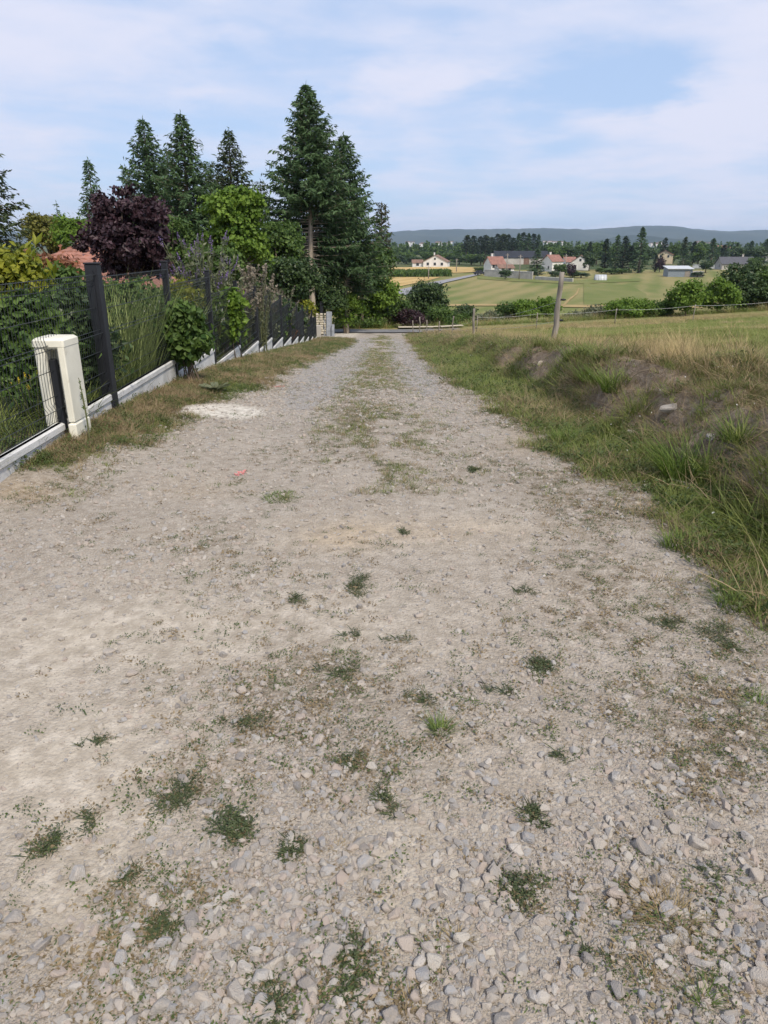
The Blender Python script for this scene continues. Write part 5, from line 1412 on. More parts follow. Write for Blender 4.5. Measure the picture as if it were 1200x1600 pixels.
# hamlet on the far plain
g = np.random.default_rng(77); b = MB(); rb = MB()
for k in range(60):
    px = g.choice([g.uniform(618, 705), g.uniform(850, 885), g.uniform(1000, 1110)]); Y = g.uniform(2300, 2900)
    X, _, Z = at(px, g.uniform(380, 388), Y)
    Z = max(Z, H1(X, Y)); s = g.uniform(7, 13)
    b.box((X, Y, Z + 1), (s * 1.5, s, 9), g.random() * 3); rb.box((X, Y, Z + 6.6), (s * 1.6, s * 1.1, 2.2), g.random() * .01)
ht = link('distant_hamlet', b.mesh('distant_hamlet', [M_WALL]), label='scatter of pale houses far off below the hills', cat='hamlet', kind='stuff')
link('roof', rb.mesh('roof', [M_BROWNROOF]), ht, kind='stuff')
# maize strip
g = np.random.default_rng(5)
P = []
for k in range(5200):
    pass
cA = [hit(600, 433.8), hit(706, 432.2), hit(700, 428.6), hit(600, 429.2)]
u = g.random(5000); w_ = g.random(5000)
ax_ = np.array([c[:2] for c in cA])
xy = (ax_[0] * (1 - u)[:, None] + ax_[1] * u[:, None]) * (1 - w_)[:, None] + (ax_[3] * (1 - u)[:, None] + ax_[2] * u[:, None]) * w_[:, None]
z = H(xy[:, 0], xy[:, 1]) + g.uniform(.2, 1.9, 5000)
v, qd = leaves(np.concatenate([xy, z[:, None]], 1), unit(g.normal(size=(5000, 3)) * .5 + [0, 0, 1]), g.normal(size=(5000, 3)), 1.3, .4)
link('maize_crop', mesh('maize_crop', v, qd, None, [M_CORN], {'tint': np.repeat(g.random(5000), 4)}), label='green strip of maize between the two golden fields', cat='maize', kind='stuff')

# ------------------------------------------------------------------ SCATTERED STUFF (instanced through geometry nodes)
def scatter(name, protos, P, rot, scl, idx, tint, label, cat):
    pc = bpy.data.collections.new(name + '_pieces')
    for k, me in enumerate(protos):
        o = bpy.data.objects.new('%s_piece_%02d' % (name, k), me); pc.objects.link(o)
    me = mesh(name, P, None, None, [], {'tint': tint, 'rot': rot, 'scl': scl})
    a = me.attributes.new('pick', 'INT', 'POINT'); a.data.foreach_set('value', np.asarray(idx, np.int32))
    for m in {mm for pm in protos for mm in pm.materials}: me.materials.append(m)
    o = link(name, me, label=label, cat=cat, kind='stuff')
    ng = bpy.data.node_groups.new(name, 'GeometryNodeTree')
    ng.interface.new_socket('Geometry', in_out='INPUT', socket_type='NodeSocketGeometry')
    ng.interface.new_socket('Geometry', in_out='OUTPUT', socket_type='NodeSocketGeometry')
    gi = ng.nodes.new('NodeGroupInput'); go = ng.nodes.new('NodeGroupOutput')
    ci = ng.nodes.new('GeometryNodeCollectionInfo'); ci.inputs[0].default_value = pc
    ci.inputs['Separate Children'].default_value = True; ci.inputs['Reset Children'].default_value = True
    ip = ng.nodes.new('GeometryNodeInstanceOnPoints'); ip.inputs['Pick Instance'].default_value = True
    def na(nm, dt):
        x = ng.nodes.new('GeometryNodeInputNamedAttribute'); x.data_type = dt; x.inputs[0].default_value = nm; return x.outputs[0]
    er = ng.nodes.new('FunctionNodeEulerToRotation')
    L = ng.links.new
    L(gi.outputs[0], ip.inputs['Points']); L(ci.outputs[0], ip.inputs['Instance'])
    L(na('pick', 'INT'), ip.inputs['Instance Index'])
    L(na('rot', 'FLOAT_VECTOR'), er.inputs[0]); L(er.outputs[0], ip.inputs['Rotation'])
    L(na('scl', 'FLOAT_VECTOR'), ip.inputs['Scale']); L(ip.outputs[0], go.inputs[0])
    md = o.modifiers.new('scatter', 'NODES'); md.node_group = ng
    return o


import bmesh
def stone_mesh(seed, mat_, bevel=0, flat=.72):
    """angular crushed stone: hull of random points, edges knocked off"""
    g = np.random.default_rng(seed)
    P = unit(g.normal(size=(15, 3))) * (.42 + .12 * g.random((15, 1)))
    P *= np.array([g.uniform(.95, 1.35), g.uniform(.7, .95), g.uniform(.55, .85) * flat / .72])
    bm = bmesh.new()
    for p in P: bm.verts.new(p)
    r = bmesh.ops.convex_hull(bm, input=list(bm.verts))
    bmesh.ops.delete(bm, geom=list({e for e in r['geom_interior'] + r['geom_unused'] if isinstance(e, bmesh.types.BMVert)}), context='VERTS')
    if bevel:
        bmesh.ops.bevel(bm, geom=list(bm.edges), offset=bevel, segments=1, affect='EDGES', profile=.5)
    bmesh.ops.recalc_face_normals(bm, faces=list(bm.faces))
    me = bpy.data.meshes.new('stone'); bm.to_mesh(me); bm.free()
    me.materials.append(mat_)
    return me


GP = [stone_mesh(300 + k, M_STONE_I, 0) for k in range(16)]


def coarse(PX, PY):
    d = .30 + .1 + pix_blob(PX, PY, [(430, 1500, 260, 190, 1.0), (1090, 1450, 190, 200, .42), (800, 1385, 110, 90, .5), (360, 1110, 200, 110, .5), (250, 890, 240, 70, .40), (560, 1230, 200, 140, .3), (1000, 1250, 180, 120, .35), (700, 1080, 150, 100, .15),
                               (90, 1190, 200, 150, -.30), (100, 1400, 110, 140, -.22), (450, 975, 200, 50, -.18), (620, 1420, 60, 160, -.3)])
    return np.clip(d, .03, 1.3)


def road_points(n, y0, y1, power=1.0, pad=.25):
    """uniform in log distance so that density thins with distance"""
    u = rng.random(n)
    Y = y0 * (y1 / y0) ** (u ** power)
    a = np.maximum(Lx(Y) - pad, -0.62 * Y - .7); b = np.minimum(Rx(Y) + pad, .62 * Y + .7)
    X = a + (b - a) * rng.random(n)
    return X, Y


def gravel(name, n, y0, y1, s0, s1, pw, label, thresh, sink=.25):
    X, Y = road_points(n, y0, y1)
    Z = H(X, Y); PX, PY = proj(X, np.maximum(Y, .6), Z)
    m = masks(X, Y, Z)
    clus = .30 + 2.3 * np.clip(fbm(X * 2.6, Y * 2.6, 71, 4) - .22, 0, 1) ** 1.6
    keep = rng.random(n) < np.clip(coarse(PX, PY) * clus * 1.5 + thresh, 0, 1) * (1 - .75 * m['veg']) * (1 - .7 * m['dust']) * (1 - .6 * m['sand']) * (1 - .85 * m['pale']) * (1 - (.8 if s1 < .012 else .35) * m['crumb'])
    X, Y, Z, PX, PY = X[keep], Y[keep], Z[keep], PX[keep], PY[keep]
    k = len(X)
    s = s0 * (s1 / s0) ** (rng.random(k) ** pw) * .95
    s = s * (.75 + .5 * np.clip(coarse(PX, PY), 0, 1)) * np.clip(.7 + Y * .12, 1, 2.2)
    rot = np.stack([rng.normal(size=k) * .35, rng.normal(size=k) * .35, rng.random(k) * 6.283], 1)
    scl = np.stack([s, s, s], 1)
    P = np.stack([X, Y, Z + s * (.5 - sink) * .38 - s * .16 * rng.random(k)], 1)
    tint = np.clip(rng.random(k), 0, 1)
    tint = np.where((np.abs(m['grey'][keep]) > .35) & (rng.random(k) < .65), .86, tint)
    return scatter(name, GP, P, rot, scl, rng.integers(0, len(GP), k), tint, label, 'gravel')


gravel('gravel', 118000, .75, 11, .007, .040, 2.7, 'loose angular gravel spread over the near track', .05)
gravel('fine_gravel', 170000, .75, 9, .004, .0105, 1.2, 'fine grit and crushed stone between the larger stones', .25, .3)
gravel('far_gravel', 80000, 7, 44, .012, .024, 2.0, 'grey gravel of the track farther downhill', .25, .3)

# individual larger stones
SM = [stone_mesh(500 + k, M_STONE, .045, .8) for k in range(14)]
def place_stone(X, Y, s, lab, group, k, rz):
    s = s * 1.0
    link('stone', SM[k], loc=(X, Y, H1(X, Y) + s * .13), rot=(rng.normal() * .25, rng.normal() * .25, rz), scale=(s, s, s), label=lab, cat='stone', group=group)
lead = [(372, 1357, 26, 'grey upright stone standing out right of the grassy weed patch'), (300, 1443, 28, 'broad pale stone left of the coarse stone heap'), (65, 1478, 26, 'grey stone alone on the dusty left side'), (188, 1502, 26, 'pinkish wedge shaped stone on the lower left'), (427, 1512, 30, 'big pale flat stone in the coarse stone heap'),
        (367, 1555, 30, 'tall pale stone low in the coarse heap'), (250, 1578, 28, 'grey rounded stone at the lower left edge of the heap'), (480, 1540, 26, 'light square stone beside the dark weed'), (661, 1138, 15, 'pale stone touching the round grass tuft'), (763, 1378, 24, 'pale stone left of the dark creeping weed'),
        (795, 1352, 20, 'stone just above the dark creeping weed'), (843, 1445, 24, 'blue grey slab shaped stone below the creeping weed'), (1002, 1322, 30, 'largest grey stone on the right side of the track'), (1105, 1320, 18, 'grey stone right of the largest stone'), (660, 1525, 24, 'pale oval stone near the bottom centre'),
        (847, 1562, 22, 'grey stone near the bottom right of the bare strip'), (1088, 1505, 26, 'pale triangular stone below the brown tuft'), (1180, 1372, 26, 'flat pinkish stone at the right edge'), (1148, 1224, 16, 'dark small stone alone near the right edge'), (520, 1490, 26, 'pale stone beside the green weed at the bottom'), (735, 1212, 17, 'small pointed stone on the bare centre'),
        (965, 1550, 24, 'pale stone between brown tuft and bottom edge'), (20, 1437, 26, 'flat tan stone at the left edge of the dust'), (540, 1252, 16, 'white stone beside the thin weed in the middle'), (870, 1465, 18, 'small grey stone next to the slab shaped one'), (1053, 1290, 10, 'little stone above the largest stone'), (95, 1520, 20, 'pale stone near the lower left corner')]
for i, (px, py, sp, lab) in enumerate(lead):
    X, Y, Z = hit(px, py)
    place_stone(X, Y, sp / FPX * math.hypot(Y, 1.55) * 1.15, lab, None, i % 14, i * 1.7)
cand = []
tries = 0
while len(cand) < 255 and tries < 20000:
    tries += 1
    px, py = rng.uniform(-20, 1220), rng.uniform(860, 1615)
    pw_ = float(coarse(np.array([px]), np.array([py]))[0])
    if py > 1250 and rng.random() > pw_ ** 1.3 * .95: continue
    if py <= 1250 and rng.random() > pw_ * .35: continue
    X, Y, Z = hit(px, py)
    if X > Rx(Y) - .05 or X < Lx(Y): continue
    s = rng.uniform(.018, .036) if rng.random() < .75 else rng.uniform(.034, .052)
    if any((X - a) ** 2 + (Y - b_) ** 2 < ((s + c) * .42) ** 2 for a, b_, c in cand): continue
    cand.append((X, Y, s))
    row = 'near the bottom edge' if py > 1480 else 'in the lower part' if py > 1320 else 'in the middle part' if py > 1100 else 'far up the track'
    colm = ('by the left side', 'in the heap left of centre', 'on the bare centre strip', 'right of centre', 'by the right side')[int(np.clip(px // 240, 0, 4))]
    size = 'larger' if s > .034 else 'mid sized' if s > .026 else 'small'
    zone = '%s loose stone %s, %s' % (size, colm, row)
    gz = zone.replace('stone', 'stones')
    place_stone(X, Y, s * 1.1, zone, gz, int(rng.integers(14)), rng.random() * 6.28)

# grass prototypes
def proto(fn, *mats):
    v, qd, t, tt = fn
    return mesh('clump', v, qd, t, list(mats), {'tint': tt})
def bl_(seed, *a, **k): return blades(*a, g=np.random.default_rng(seed), **k)[:4]
SHORT = [proto(bl_(400 + k, 16, .05, .03, .075, .005, curl=.7, seg=2, spread=.9), M_GRASS_I) for k in range(4)]
SHORTDRY = [proto(bl_(410 + k, 16, .055, .03, .08, .004, curl=.9, seg=2, spread=1.1), M_BROWN_I) for k in range(3)]
LONG = [proto(bl_(420 + k, 26, .07, .10, .26, .006, curl=.8, seg=3, spread=.7), M_GRASS_I) for k in range(4)]
LONGDRY = [proto(bl_(430 + k, 22, .07, .18, .42, .0034, curl=.35, seg=3, spread=.6), M_DRY_I) for k in range(4)]
THATCH = [proto(bl_(440 + k, 24, .10, .06, .17, .0034, curl=1.3, seg=3, spread=1.6), M_BROWN_I) for k in range(3)]


def weed_proto(seed, n=26, R=.06, L=.022, mat_=M_WEED_I, hgt=.02):
    g = np.random.default_rng(seed)
    a = g.random(n) * 6.283; r = R * np.sqrt(g.random(n))
    C = np.stack([np.cos(a) * r, np.sin(a) * r, g.random(n) * hgt + .004], 1)
    ax = unit(np.stack([np.cos(a), np.sin(a), .2 * np.ones(n)], 1) + g.normal(size=(n, 3)) * .6)
    v, qd = leaves(C, ax, g.normal(size=(n, 3)) * .5 + [0, 0, 1], L * g.uniform(.6, 1.3, n), L * .5 * g.uniform(.7, 1.3, n))
    return mesh('weed', v, qd, None, [mat_], {'tint': np.repeat(g.random(n), 4)})
LEAFY = [weed_proto(450 + k, 46, .085, .024, hgt=.05) for k in range(4)]
CREEP = [weed_proto(460 + k, 22, .05, .014, hgt=.012) for k in range(4)]
DEAD = [weed_proto(470 + k, 16, .045, .018, M_BROWN_I, .008) for k in range(3)]


def put(name, protos, X, Y, s, tint, label, cat, tilt=.12, sink=.0, aniso=.2):
    k = len(X)
    rot = np.stack([rng.normal(size=k) * tilt, rng.normal(size=k) * tilt, rng.random(k) * 6.283], 1)
    sc = s[:, None] * (1 + aniso * (rng.random((k, 3)) - .5))
    P = np.stack([X, Y, H(X, Y) - sink], 1)
    return scatter(name, protos, P, rot, sc, rng.integers(0, len(protos), k), np.clip(tint, 0, 1), label, cat)


def region(n, y0, y1, fa, fb):
    u = rng.random(n); Y = y0 * (y1 / y0) ** u
    a, b = fa(Y), fb(Y)
    return a + (b - a) * rng.random(n), Y


# left verge
X, Y = region(15000, 4.2, 46, lambda Y: Fx(Y) + .03, lambda Y: Lx(Y) + .3)
Z = H(X, Y); m = masks(X, Y, Z)
k = rng.random(len(X)) < np.clip(m['veg'] * 1.3 - .25, 0, 1)
X, Y = X[k], Y[k]; dr = m['dry'][k]
grn = rng.random(len(X)) > np.clip(dr * 1.7 - .35, 0.05, .97)
put('verge_grass', SHORT + LEAFY[:2], X[grn], Y[grn], (.45 + .5 * rng.random(grn.sum())) * np.clip(.85 + Y[grn] * .03, 1, 1.6), .15 + .55 * rng.random(grn.sum()), 'short green grass patches on the left verge', 'grass')
put('verge_dry_grass', SHORTDRY, X[~grn], Y[~grn], (.55 + .6 * rng.random((~grn).sum())) * np.clip(.85 + Y[~grn] * .03, 1, 1.8), rng.random((~grn).sum()) * .8, 'short brown dried grass on the left verge', 'grass', tilt=.3)
# garden floor
X, Y = region(3500, 4, 40, lambda Y: Fx(Y) - 2.2, lambda Y: Fx(Y) - .04)
put('garden_undergrowth', LONG[:1] + LEAFY, X, Y, .9 + .9 * rng.random(len(X)), rng.random(len(X)) * .7, 'grass and weeds under the shrubs behind the mesh', 'grass')
X, Y = region(420, 5, 36, lambda Y: Fx(Y) + .03, lambda Y: Fx(Y) + .12)
put('plinth_weeds', SHORT + SHORTDRY + LEAFY[:1], X, Y, .5 + .8 * rng.random(len(X)), rng.random(len(X)), 'weeds growing along the foot of the plinth', 'weeds')
# bank: flat green foot, face, top
X, Y = region(40000, 1.6, 44, lambda Y: Rx(Y) - .25, lambda Y: Bx(Y) + 1.3)
Z = H(X, Y); m = masks(X, Y, Z)
rel = X - Bx(Y)
p = np.clip(m['veg'] * 1.25 - .25, 0, 1) * (1 - .8 * m['soil'])
k = rng.random(len(X)) < p
X, Y, rel = X[k], Y[k], rel[k]; dr = m['dry'][k]
grn = rng.random(len(X)) > np.clip(dr * 1.2 - .12, .05, .9)
put('bank_grass', SHORT + SHORT + SHORT + CREEP[:2] + LEAFY[:1], X[grn], Y[grn], (.7 + .7 * rng.random(grn.sum())) * np.clip(.85 + Y[grn] * .03, 1, 1.9), .1 + .6 * rng.random(grn.sum()), 'low green grass and clover at the foot of the bank', 'grass')
put('bank_dry_grass', SHORTDRY + THATCH[:1], X[~grn], Y[~grn], (.6 + .7 * rng.random((~grn).sum())) * np.clip(.85 + Y[~grn] * .03, 1, 1.9), rng.random((~grn).sum()) * .9, 'withered brown grass on the bank', 'grass', tilt=.35)
X, Y = region(2600, 1.6, 40, lambda Y: Bx(Y) - .05, lambda Y: Bx(Y) + 1.0)
k = fbm(X * 1.1, Y * .8, 81, 3) + .2 * (rng.random(len(X)) - .5) > .62
X, Y = X[k], Y[k]
put('bank_long_grass', LONG, X, Y, .55 + .75 * rng.random(len(X)), rng.random(len(X)) * .8, 'long arching green grass on the face of the bank', 'grass', tilt=.2)
X, Y = region(4200, 1.6, 40, lambda Y: Bx(Y) + .15, lambda Y: Bx(Y) + 1.5)
k = (fbm(X * 1.3, Y * 1.0, 83, 3) > .50) | (masks(X, Y, H(X, Y))['soil'] * rng.random(len(X)) > .62)
X, Y = X[k], Y[k]
put('bank_thatch', THATCH, X, Y, .4 + .55 * rng.random(len(X)), rng.random(len(X)), 'tangled dead grass and roots over the bank edge', 'grass', tilt=.5)
# meadow
X, Y = region(52000, 3.0, 47, lambda Y: Bx(Y) + .8, lambda Y: np.minimum(.64 * Y + 2.0, 25.8))
dr = fbm(X * .35, Y * .2, 85, 4) + .16 * np.exp(-((X - Bx(Y) - 1.0) / .5) ** 2)
grn = dr + .22 * (rng.random(len(X)) - .5) < .60
s = (.7 + .5 * rng.random(len(X))) * np.clip(.8 + Y * .045, 1, 2.6)
put('meadow_grass', SHORT, X[grn], Y[grn], s[grn], .35 + .6 * rng.random(grn.sum()), 'short green grass of the mown meadow', 'grass')
put('meadow_dry_grass', SHORTDRY[:2] + [proto(bl_(480, 16, .06, .04, .10, .005, curl=.6, seg=2, spread=.9), M_DRY_I)], X[~grn], Y[~grn], s[~grn], .3 + .7 * rng.random((~grn).sum()), 'pale dried grass of the mown meadow', 'grass')
# standing straw on the bank shoulder
X, Y = region(6500, 3.2, 44, lambda Y: Bx(Y) + .75, lambda Y: Bx(Y) + 2.6)
PX, PY = proj(X, Y, H(X, Y))
d = pix_blob(PX, PY, [(1065, 562, 80, 26, 1.0), (980, 575, 70, 16, .4), (900, 543, 60, 9, .6), (790, 532, 60, 7, .8), (650, 527, 20, 8, 1.0), (1180, 585, 60, 14, .3)])
k = rng.random(len(X)) < np.clip(d - .12, 0, 1) * .5
X, Y = X[k], Y[k]
put('straw_grass', LONGDRY, X, Y, (.5 + .6 * rng.random(len(X))), .3 + .7 * rng.random(len(X)), 'tall straw coloured grass on the shoulder of the bank', 'grass')
# tall dry fringe along the far meadow edge
n_ = 3600
X = rng.uniform(2.4, 25.8, n_); Y = rng.uniform(42, 47.4, n_)
put('fringe_grass', LONGDRY + LONG[:2], X, Y, (.55 + .5 * rng.random(n_)), rng.random(n_), 'tall orange dry grass fringe along the far meadow edge', 'grass')
X = rng.uniform(-8, 30, 2600); Y = rng.uniform(50.5, 62, 2600)
k = ~((X > .5) & (X < 5.8) & (Y < 53)); X, Y = X[k], Y[k]
put('slope_grass', LONG + LONGDRY[:1], X, Y, 1.5 + 1.2 * rng.random(len(X)), rng.random(len(X)) * .8, 'rough grass on the slope beyond the lane', 'grass')
# little weeds and litter on the track
X, Y = road_points(34000, .85, 40, pad=.1)
Z = H(X, Y); m = masks(X, Y, Z); PX, PY = proj(X, Y, Z)
cl = fbm(X * 1.9, Y * 1.9, 91, 3)
k = rng.random(len(X)) < np.clip((cl - .50) * 3.0, 0, 1) * .45 * (1 - .7 * m['dust']) + m['veg'] * .5 + m['crumb'] * .95
X, Y, cl2 = X[k], Y[k], cl[k]
gsel = rng.random(len(X)) < .55
put('track_weeds', CREEP, X[gsel], Y[gsel], .25 + .55 * rng.random(gsel.sum()), rng.random(gsel.sum()) * .7, 'tiny scattered weeds between the gravel of the track', 'weeds')
put('track_litter', DEAD, X[~gsel], Y[~gsel], .25 + .6 * rng.random((~gsel).sum()), rng.random((~gsel).sum()) * .5, 'dead brown plant crumbs scattered on the track', 'litter')
# grassy crown of the track
X = -.12 + .32 * rng.normal(size=6500); Y = 4.6 * (42 / 4.6) ** rng.random(6500)
k = fbm(X * 2.2, Y * .9, 93, 3) > np.interp(Y, [5, 9, 14, 42], [.50, .47, .44, .42])
X, Y = X[k], Y[k]
put('crown_grass', SHORT + SHORTDRY + CREEP, X, Y, .4 + .35 * rng.random(len(X)) + .012 * Y, rng.random(len(X)) * .8, 'thin grass along the crown between the wheel tracks', 'grass')
# ragged edges of the track: dry tufts and seedlings creeping in from both sides
X, Y = region(5200, 1.8, 30, lambda Y: Rx(Y) - 1.0, lambda Y: Rx(Y) + .15)
k = rng.random(len(X)) < np.clip(np.exp(-np.maximum(Rx(Y) - X, 0) / .34) * (2.4 * fbm(X * 2.6, Y * 2.0, 95, 3) - .75), 0, 1)
X, Y = X[k], Y[k]
put('edge_grass', SHORT + SHORTDRY + SHORTDRY + CREEP + DEAD, X, Y, .35 + .5 * rng.random(len(X)), rng.random(len(X)) * .8, 'thin patchy growth where the track meets the bank', 'grass', tilt=.3)
X, Y = region(3000, 4.4, 30, lambda Y: Lx(Y) - .1, lambda Y: Lx(Y) + .7)
k = rng.random(len(X)) < np.clip(np.exp(-np.maximum(X - Lx(Y), 0) / .2) * (2.4 * fbm(X * 2.6, Y * 2.0, 96, 3) - .75), 0, 1) * (1 - masks(X, Y, H(X, Y))['pale'])
X, Y = X[k], Y[k]
put('edge_weeds', SHORT + SHORTDRY + CREEP + DEAD, X, Y, .35 + .5 * rng.random(len(X)), rng.random(len(X)) * .8, 'thin patchy growth where the track meets the verge', 'grass', tilt=.3)
# flowers on the bank
n_ = 130
X, Y = region(n_, 2.5, 20, lambda Y: Bx(Y) - .2, lambda Y: Bx(Y) + 1.5)
FL = [mesh('bloom', *leaves(np.array([[0, 0, .16], [.006, 0, .162], [0, .006, .158]]), rdir(3), np.array([[0, 0, 1.]] * 3), .02, .016), None, [M_WHITEFL], {'tint': np.full(12, .5)}), ]
put('bank_flowers', FL, X, Y, .35 + .35 * rng.random(n_), rng.random(n_), 'tiny white flowers dotted over the bank', 'flowers')

# ------------------------------------------------------------------ single weeds on the track and tufts on the bank
def creeping_weed(px, py, rpx, lab, seed, mat_=M_WEED, dens=1.0, leaf=.0095):
    """flat mat of tiny leaves on prostrate stems, several lobes of unequal size, with short blades poking out"""
    X, Y, Z = hit(px, py)
    sc = math.hypot(Y, 1.55) / FPX; R = rpx * sc
    g = np.random.default_rng(seed)
    root = link('creeping_weed', None, loc=(X, Y, Z), label=lab, cat='weed')
    st = MB(); LV = []; LT = []
    nl = int(g.integers(3, 7))
    stretch = g.uniform(.7, 1.5)
    leaf = leaf * max(1.0, Y / 3.0) ** .7
    def ground(P):
        P[:, 2] += H(P[:, 0] + X, P[:, 1] + Y) - Z
        return P
    for k in range(nl):
        a = g.random() * 6.283; d = R * g.uniform(.1, .95) * (k > 0)
        c = np.array([math.cos(a) * d * stretch, math.sin(a) * d * 1.3, 0]); r = R * g.uniform(.22, .55)
        m = int(np.clip(170 * dens * (r / .05) ** 1.3, 25, 420))
        off = g.normal(size=(m, 3)) * np.array([r * .55, r * .7, 0])
        C = c + off; C[:, 2] = .003 + abs(g.normal(size=m)) * .007
        C = ground(C)
        v, _ = leaves(C, g.normal(size=(m, 3)) * [1, 1, .35], g.normal(size=(m, 3)) * .6 + [0, 0, 1], leaf * g.uniform(.5, 1.5, m), leaf * .42 * g.uniform(.6, 1.3, m))
        LV.append(v); LT.append(np.repeat(np.clip(g.random(m) * .8 + .3 * (k % 2), 0, 1), 4))
        for q_ in range(3):
            a2 = g.random() * 6.283; L_ = r * g.uniform(.6, 1.5)
            s_ = np.linspace(0, 1, 5); aa = a2 + np.cumsum(g.normal(size=5) * .25)
            P = c + np.stack([np.cumsum(np.cos(aa)) * L_ / 5, np.cumsum(np.sin(aa)) * L_ / 5, .003 + 0 * s_], 1)
            st.tube(ground(P), .0009, 3, cap=False)
        nb = int(9 * dens)
        bv, bq, bt, btt, _, _ = blades(nb, r * .8, .012, .034, .0022, .9, 2, g, 1.2)
        bv = bv + c; bv[:, 2] += H(np.array([c[0] + X]), np.array([c[1] + Y]))[0] - Z
        # blades as leaf quads: base pair and tip
        kk = bv.reshape(nb, 5, 3)
        LV.append(np.stack([kk[:, 0], kk[:, 1], kk[:, 4], kk[:, 2]], 1).reshape(-1, 3)); LT.append(np.repeat(g.random(nb), 4))
    LV = np.concatenate(LV)
    link('stem', st.mesh('stem', [M_STEM]), root, kind='stuff')
    link('foliage', mesh('foliage', LV, np.arange(len(LV)).reshape(-1, 4), None, [mat_], {'tint': np.concatenate(LT)}), root, kind='stuff')


def tuft(px, py, rpx, hpx, lab, seed, mat_=M_GRASS, n=70, w=.003, curl=.6, spread=1.0, name='grass_tuft'):
    X, Y, Z = hit(px, py)
    sc = math.hypot(Y, 1.55) / FPX
    v, qd, t, tt, _, _ = blades(n, rpx * sc * .6, hpx * sc * .5, hpx * sc, w, curl, 3, np.random.default_rng(seed), spread)
    root = link(name, mesh(name, v, qd, t, [mat_], {'tint': tt}), loc=(X, Y, Z - .004), label=lab, cat='grass tuft')


cw = [(555, 916, 28, 'dark green weed patch highest on the bare middle of the track', 1.3), (460, 938, 22, 'small spreading weed left of the highest weed patch', .8), (560, 994, 20, 'small weed below the highest weed patch', .6), (622, 999, 24, 'thin weed just right of the small one below the patch', .6), (632, 833, 18, 'little weed in the orange sandy spot', .7),
      (787, 1083, 20, 'flat green weed below the grassy clump on the right', .8), (660, 1096, 22, 'straggly weed above the round grass tuft', .6), (532, 1050, 30, 'straggling weed in the centre left of the track', .7), (380, 1130, 30, 'green weed among stones in the middle left', 1.0), (455, 1330, 30, 'dark weed right of the grassy patch', 1.0),
      (537, 1190, 30, 'loose weed left of the round grass tuft', .8), (598, 1250, 28, 'thin weed beside a white stone', .7), (832, 1268, 28, 'dark green compact weed right of centre', 1.4), (812, 1392, 46, 'large dark creeping weed among pale stones', 1.7), (548, 1545, 44, 'biggest dark green weed at the bottom centre', 1.6), (430, 1572, 36, 'dark weed growing between the heap stones at the bottom', 1.2),
      (150, 1160, 22, 'weed at the edge of the dusty left side', .6), (75, 1325, 30, 'flat faded weed on the dusty left side', .8), (1110, 1365, 26, 'small dark weed right of the brown tuft', .7), (290, 1245, 46, 'wide low weed above the grassy patch', 1.3), (738, 734, 12, 'tiny weed far up the track', .8), (200, 1370, 26, 'faded weed at the edge of the coarse stones', .8), (140, 1280, 22, 'thin weed on the dust above the faded one', .6), (1132, 1004, 38, 'weed mat at the right rim of the track', 1.2), (870, 1178, 18, 'tiny weed in the bare right half', .5),
      (250, 1450, 40, 'brownish weed among stones at the lower left', 1.2), (810, 925, 18, 'tiny weed in the upper right of the track', .6), (1040, 972, 26, 'flat weed near the right rim above the mat', .9), (915, 1490, 24, 'small weed left of the lower brown stones', .7)]
for i, (px, py, r, lab, dn) in enumerate(cw): creeping_weed(px, py, r, lab, 600 + i, dens=dn * 1.3)
tuft(687, 1142, 19, 30, 'round bright green grass tuft beside a pale stone', 700, n=130, w=.0028)
creeping_weed(372, 1290, 52, 'wide grassy patch among stones at the left', 702, dens=2.4, leaf=.012)
creeping_weed(840, 1046, 32, 'low green grass clump on the right half of the track', 701, dens=1.8, leaf=.011)
tuft(440, 778, 48, 9, 'grassy patch between the tracks beyond the sandy spot', 703, n=260, w=.005, curl=.9)
tuft(1042, 1430, 46, 34, 'brown dry grass tuft at the lower right', 704, M_DRY, 170, .002, 1.1, 1.5)
tuft(1098, 1562, 20, 30, 'small yellow green tuft near the bottom right corner', 705, n=60, w=.0024)
tuft(715, 1472, 18, 22, 'small dry tuft in the bare strip near the bottom', 706, M_DRY, 60, .002, 1.0)
tuft(1012, 1528, 24, 20, 'withered small tuft below the brown one', 707, M_DRY, 60, .002, 1.1)
tuft(633, 1565, 20, 24, 'thin dry tuft at the bottom centre', 708, M_DRY, 50, .002, 1.0)
tuft(862, 1082, 18, 12, 'tiny yellowed tuft right of the flat green weed', 709, M_DRY, 50, .002, 1.1)
tuft(1185, 1105, 34, 30, 'green tuft at the right rim of the track', 710, n=110, w=.0026, curl=.9)
tuft(530, 1325, 22, 12, 'straw coloured flat tuft in the middle left', 711, M_DRY, 60, .002, 1.2)
# bank tufts
tuft(1068, 748, 52, 108, 'large arching green tuft in the middle of the bank', 720, n=240, w=.008, spread=.7)
tuft(958, 612, 30, 60, 'bright upright tuft high on the bank left of the stones', 721, n=170, w=.009, spread=.6)
tuft(1150, 690, 34, 64, 'dark green tuft right of the large arching tuft', 722, n=130, w=.007)
tuft(1125, 800, 34, 38, 'green tuft below the bare soil scar', 723, n=130, w=.006)
tuft(925, 598, 26, 40, 'green tuft near the leaning post foot', 724, n=130, w=.009)
tuft(1060, 855, 40, 36, 'fresh green tuft at the foot of the bank', 725, n=150, w=.006)
tuft(1170, 870, 50, 38, 'broad green tuft at the right edge of the bank foot', 726, n=170, w=.005, curl=1.0)
tuft(1150, 950, 46, 36, 'low dark tuft at the bottom of the bank near the right edge', 727, n=150, w=.005)
tuft(880, 690, 30, 36, 'short green tuft where bank meets gravel', 728, n=120, w=.006)
tuft(1175, 770, 24, 44, 'thin yellow green tuft on the bare soil scar', 729, M_DRY, 60, .004, .4)
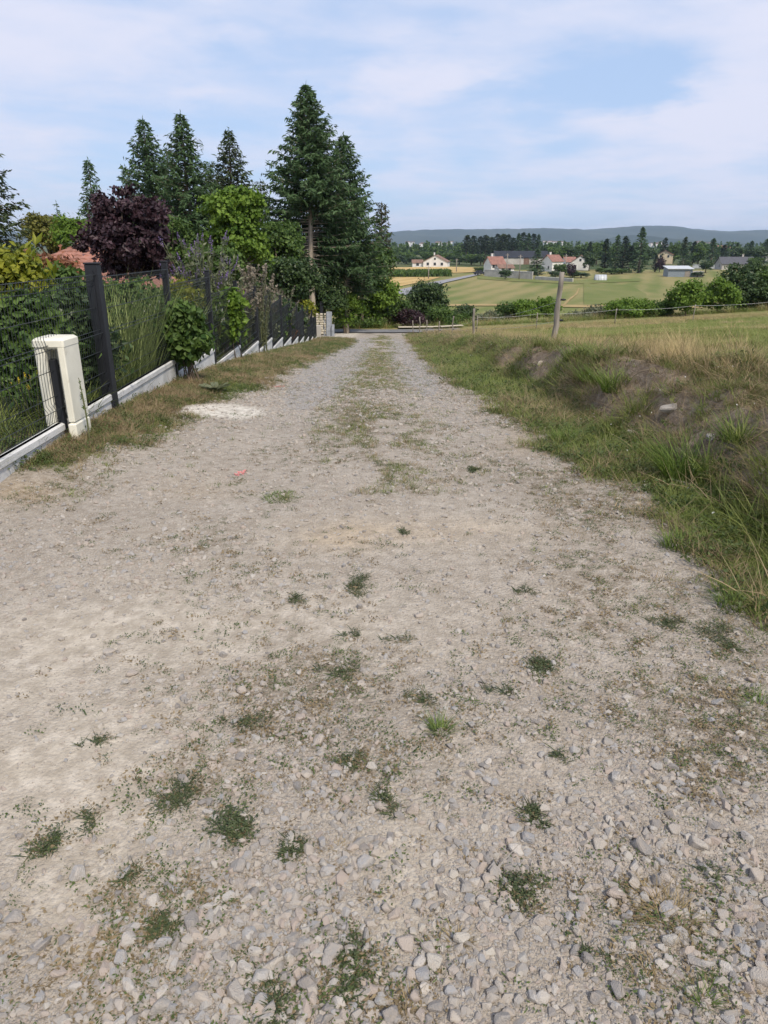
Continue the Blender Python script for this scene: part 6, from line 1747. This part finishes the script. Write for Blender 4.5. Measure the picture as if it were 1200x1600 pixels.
tuft(895, 560, 22, 34, 'dark green weed clump on the meadow edge beside the leaning post', 730, n=100, w=.012)
# bank stones
for i, (px, py, sp, lab) in enumerate(((1050, 640, 30, 'half buried rounded rock high on the bank'), (1110, 686, 26, 'flat pale rock beside the arching tuft'), (1065, 757, 40, 'long grey slab at the foot of the arching tuft'), (1048, 787, 9, 'small pinkish stone at the bank foot'), (845, 568, 14, 'pale stone on the bank below the leaning post'), (737, 557, 9, 'small white stone far along the bank'), (988, 675, 14, 'pale stone left of the arching tuft'), (1192, 738, 20, 'pale stone on the bare scar at the right edge'))):
    X, Y, Z = hit(px, py)
    s = sp / FPX * math.hypot(Y, 1.55)
    link('rock', SM[(i * 5) % 14], loc=(X, Y, Z + s * .05), rot=(.1, .1, i), scale=(s * 1.4, s, s * .8), label=lab, cat='rock')
# pale stones on the verge
for i, (px, py, lab) in enumerate(((172, 664, 'white pebble on the verge near the cream cover'), (199, 658, 'second white pebble on the verge right of the first'), (466, 565, 'pale fragment at the edge of the far verge'))):
    X, Y, Z = hit(px, py); link('pebble', SM[i + 3], loc=(X, Y, Z + .01), scale=(.06, .05, .04), label=lab, cat='pebble')
# grey green rosette on the verge
for px, py, lab, sd in ((337, 612, 'grey green thistle rosette on the verge', 1),):
    X, Y, Z = hit(px, py); g = np.random.default_rng(sd); n_ = 40
    a = g.random(n_) * 6.28; ax = np.stack([np.cos(a), np.sin(a), .35 + 0 * a], 1)
    v, qd = leaves(ax * .11, ax, np.array([[0, 0, 1.]]) + g.normal(size=(n_, 3)) * .3, .2, .06)
    link('thistle', mesh('thistle', v, qd, None, [M_GREY], {'tint': np.repeat(.5 + .5 * g.random(n_), 4)}), loc=(X, Y, Z + .02), label=lab, cat='weed')
# pink spray marks: thin paint flecks lying on the gravel
def spray(px, py, w_, h_, lab, seed, n=60):
    X, Y, Z = hit(px, py); g = np.random.default_rng(seed); sc = Y / FPX
    b = MB()
    for k in range(n):
        t = g.normal() * .4
        x = X + t * w_ * sc + g.normal() * .008; y = Y + t * h_ * sc * 3 + g.normal() * .02
        z = H1(x, y) + .007; m = 6; r = g.uniform(.004, .012)
        a = np.arange(m) * 6.283 / m + g.random(); rr = r * g.uniform(.6, 1.2, m)
        b.add(np.concatenate([[[x - X, y - Y, z - Z]], np.stack([x - X + np.cos(a) * rr, y - Y + np.sin(a) * rr * 1.6, np.full(m, z - Z)], 1)]), None, [(0, j + 1, (j + 1) % m + 1) for j in range(m)])
    link('paint_mark', b.mesh('paint_mark', [M_PINK]), loc=(X, Y, Z), label=lab, cat='paint mark')
spray(375, 740, 9, 3, 'faint pink spray mark on the gravel left of the grassy patch', 1, 70)
spray(437, 604, 9, 4, 'dull pink spray mark at the edge of the verge', 2, 60)
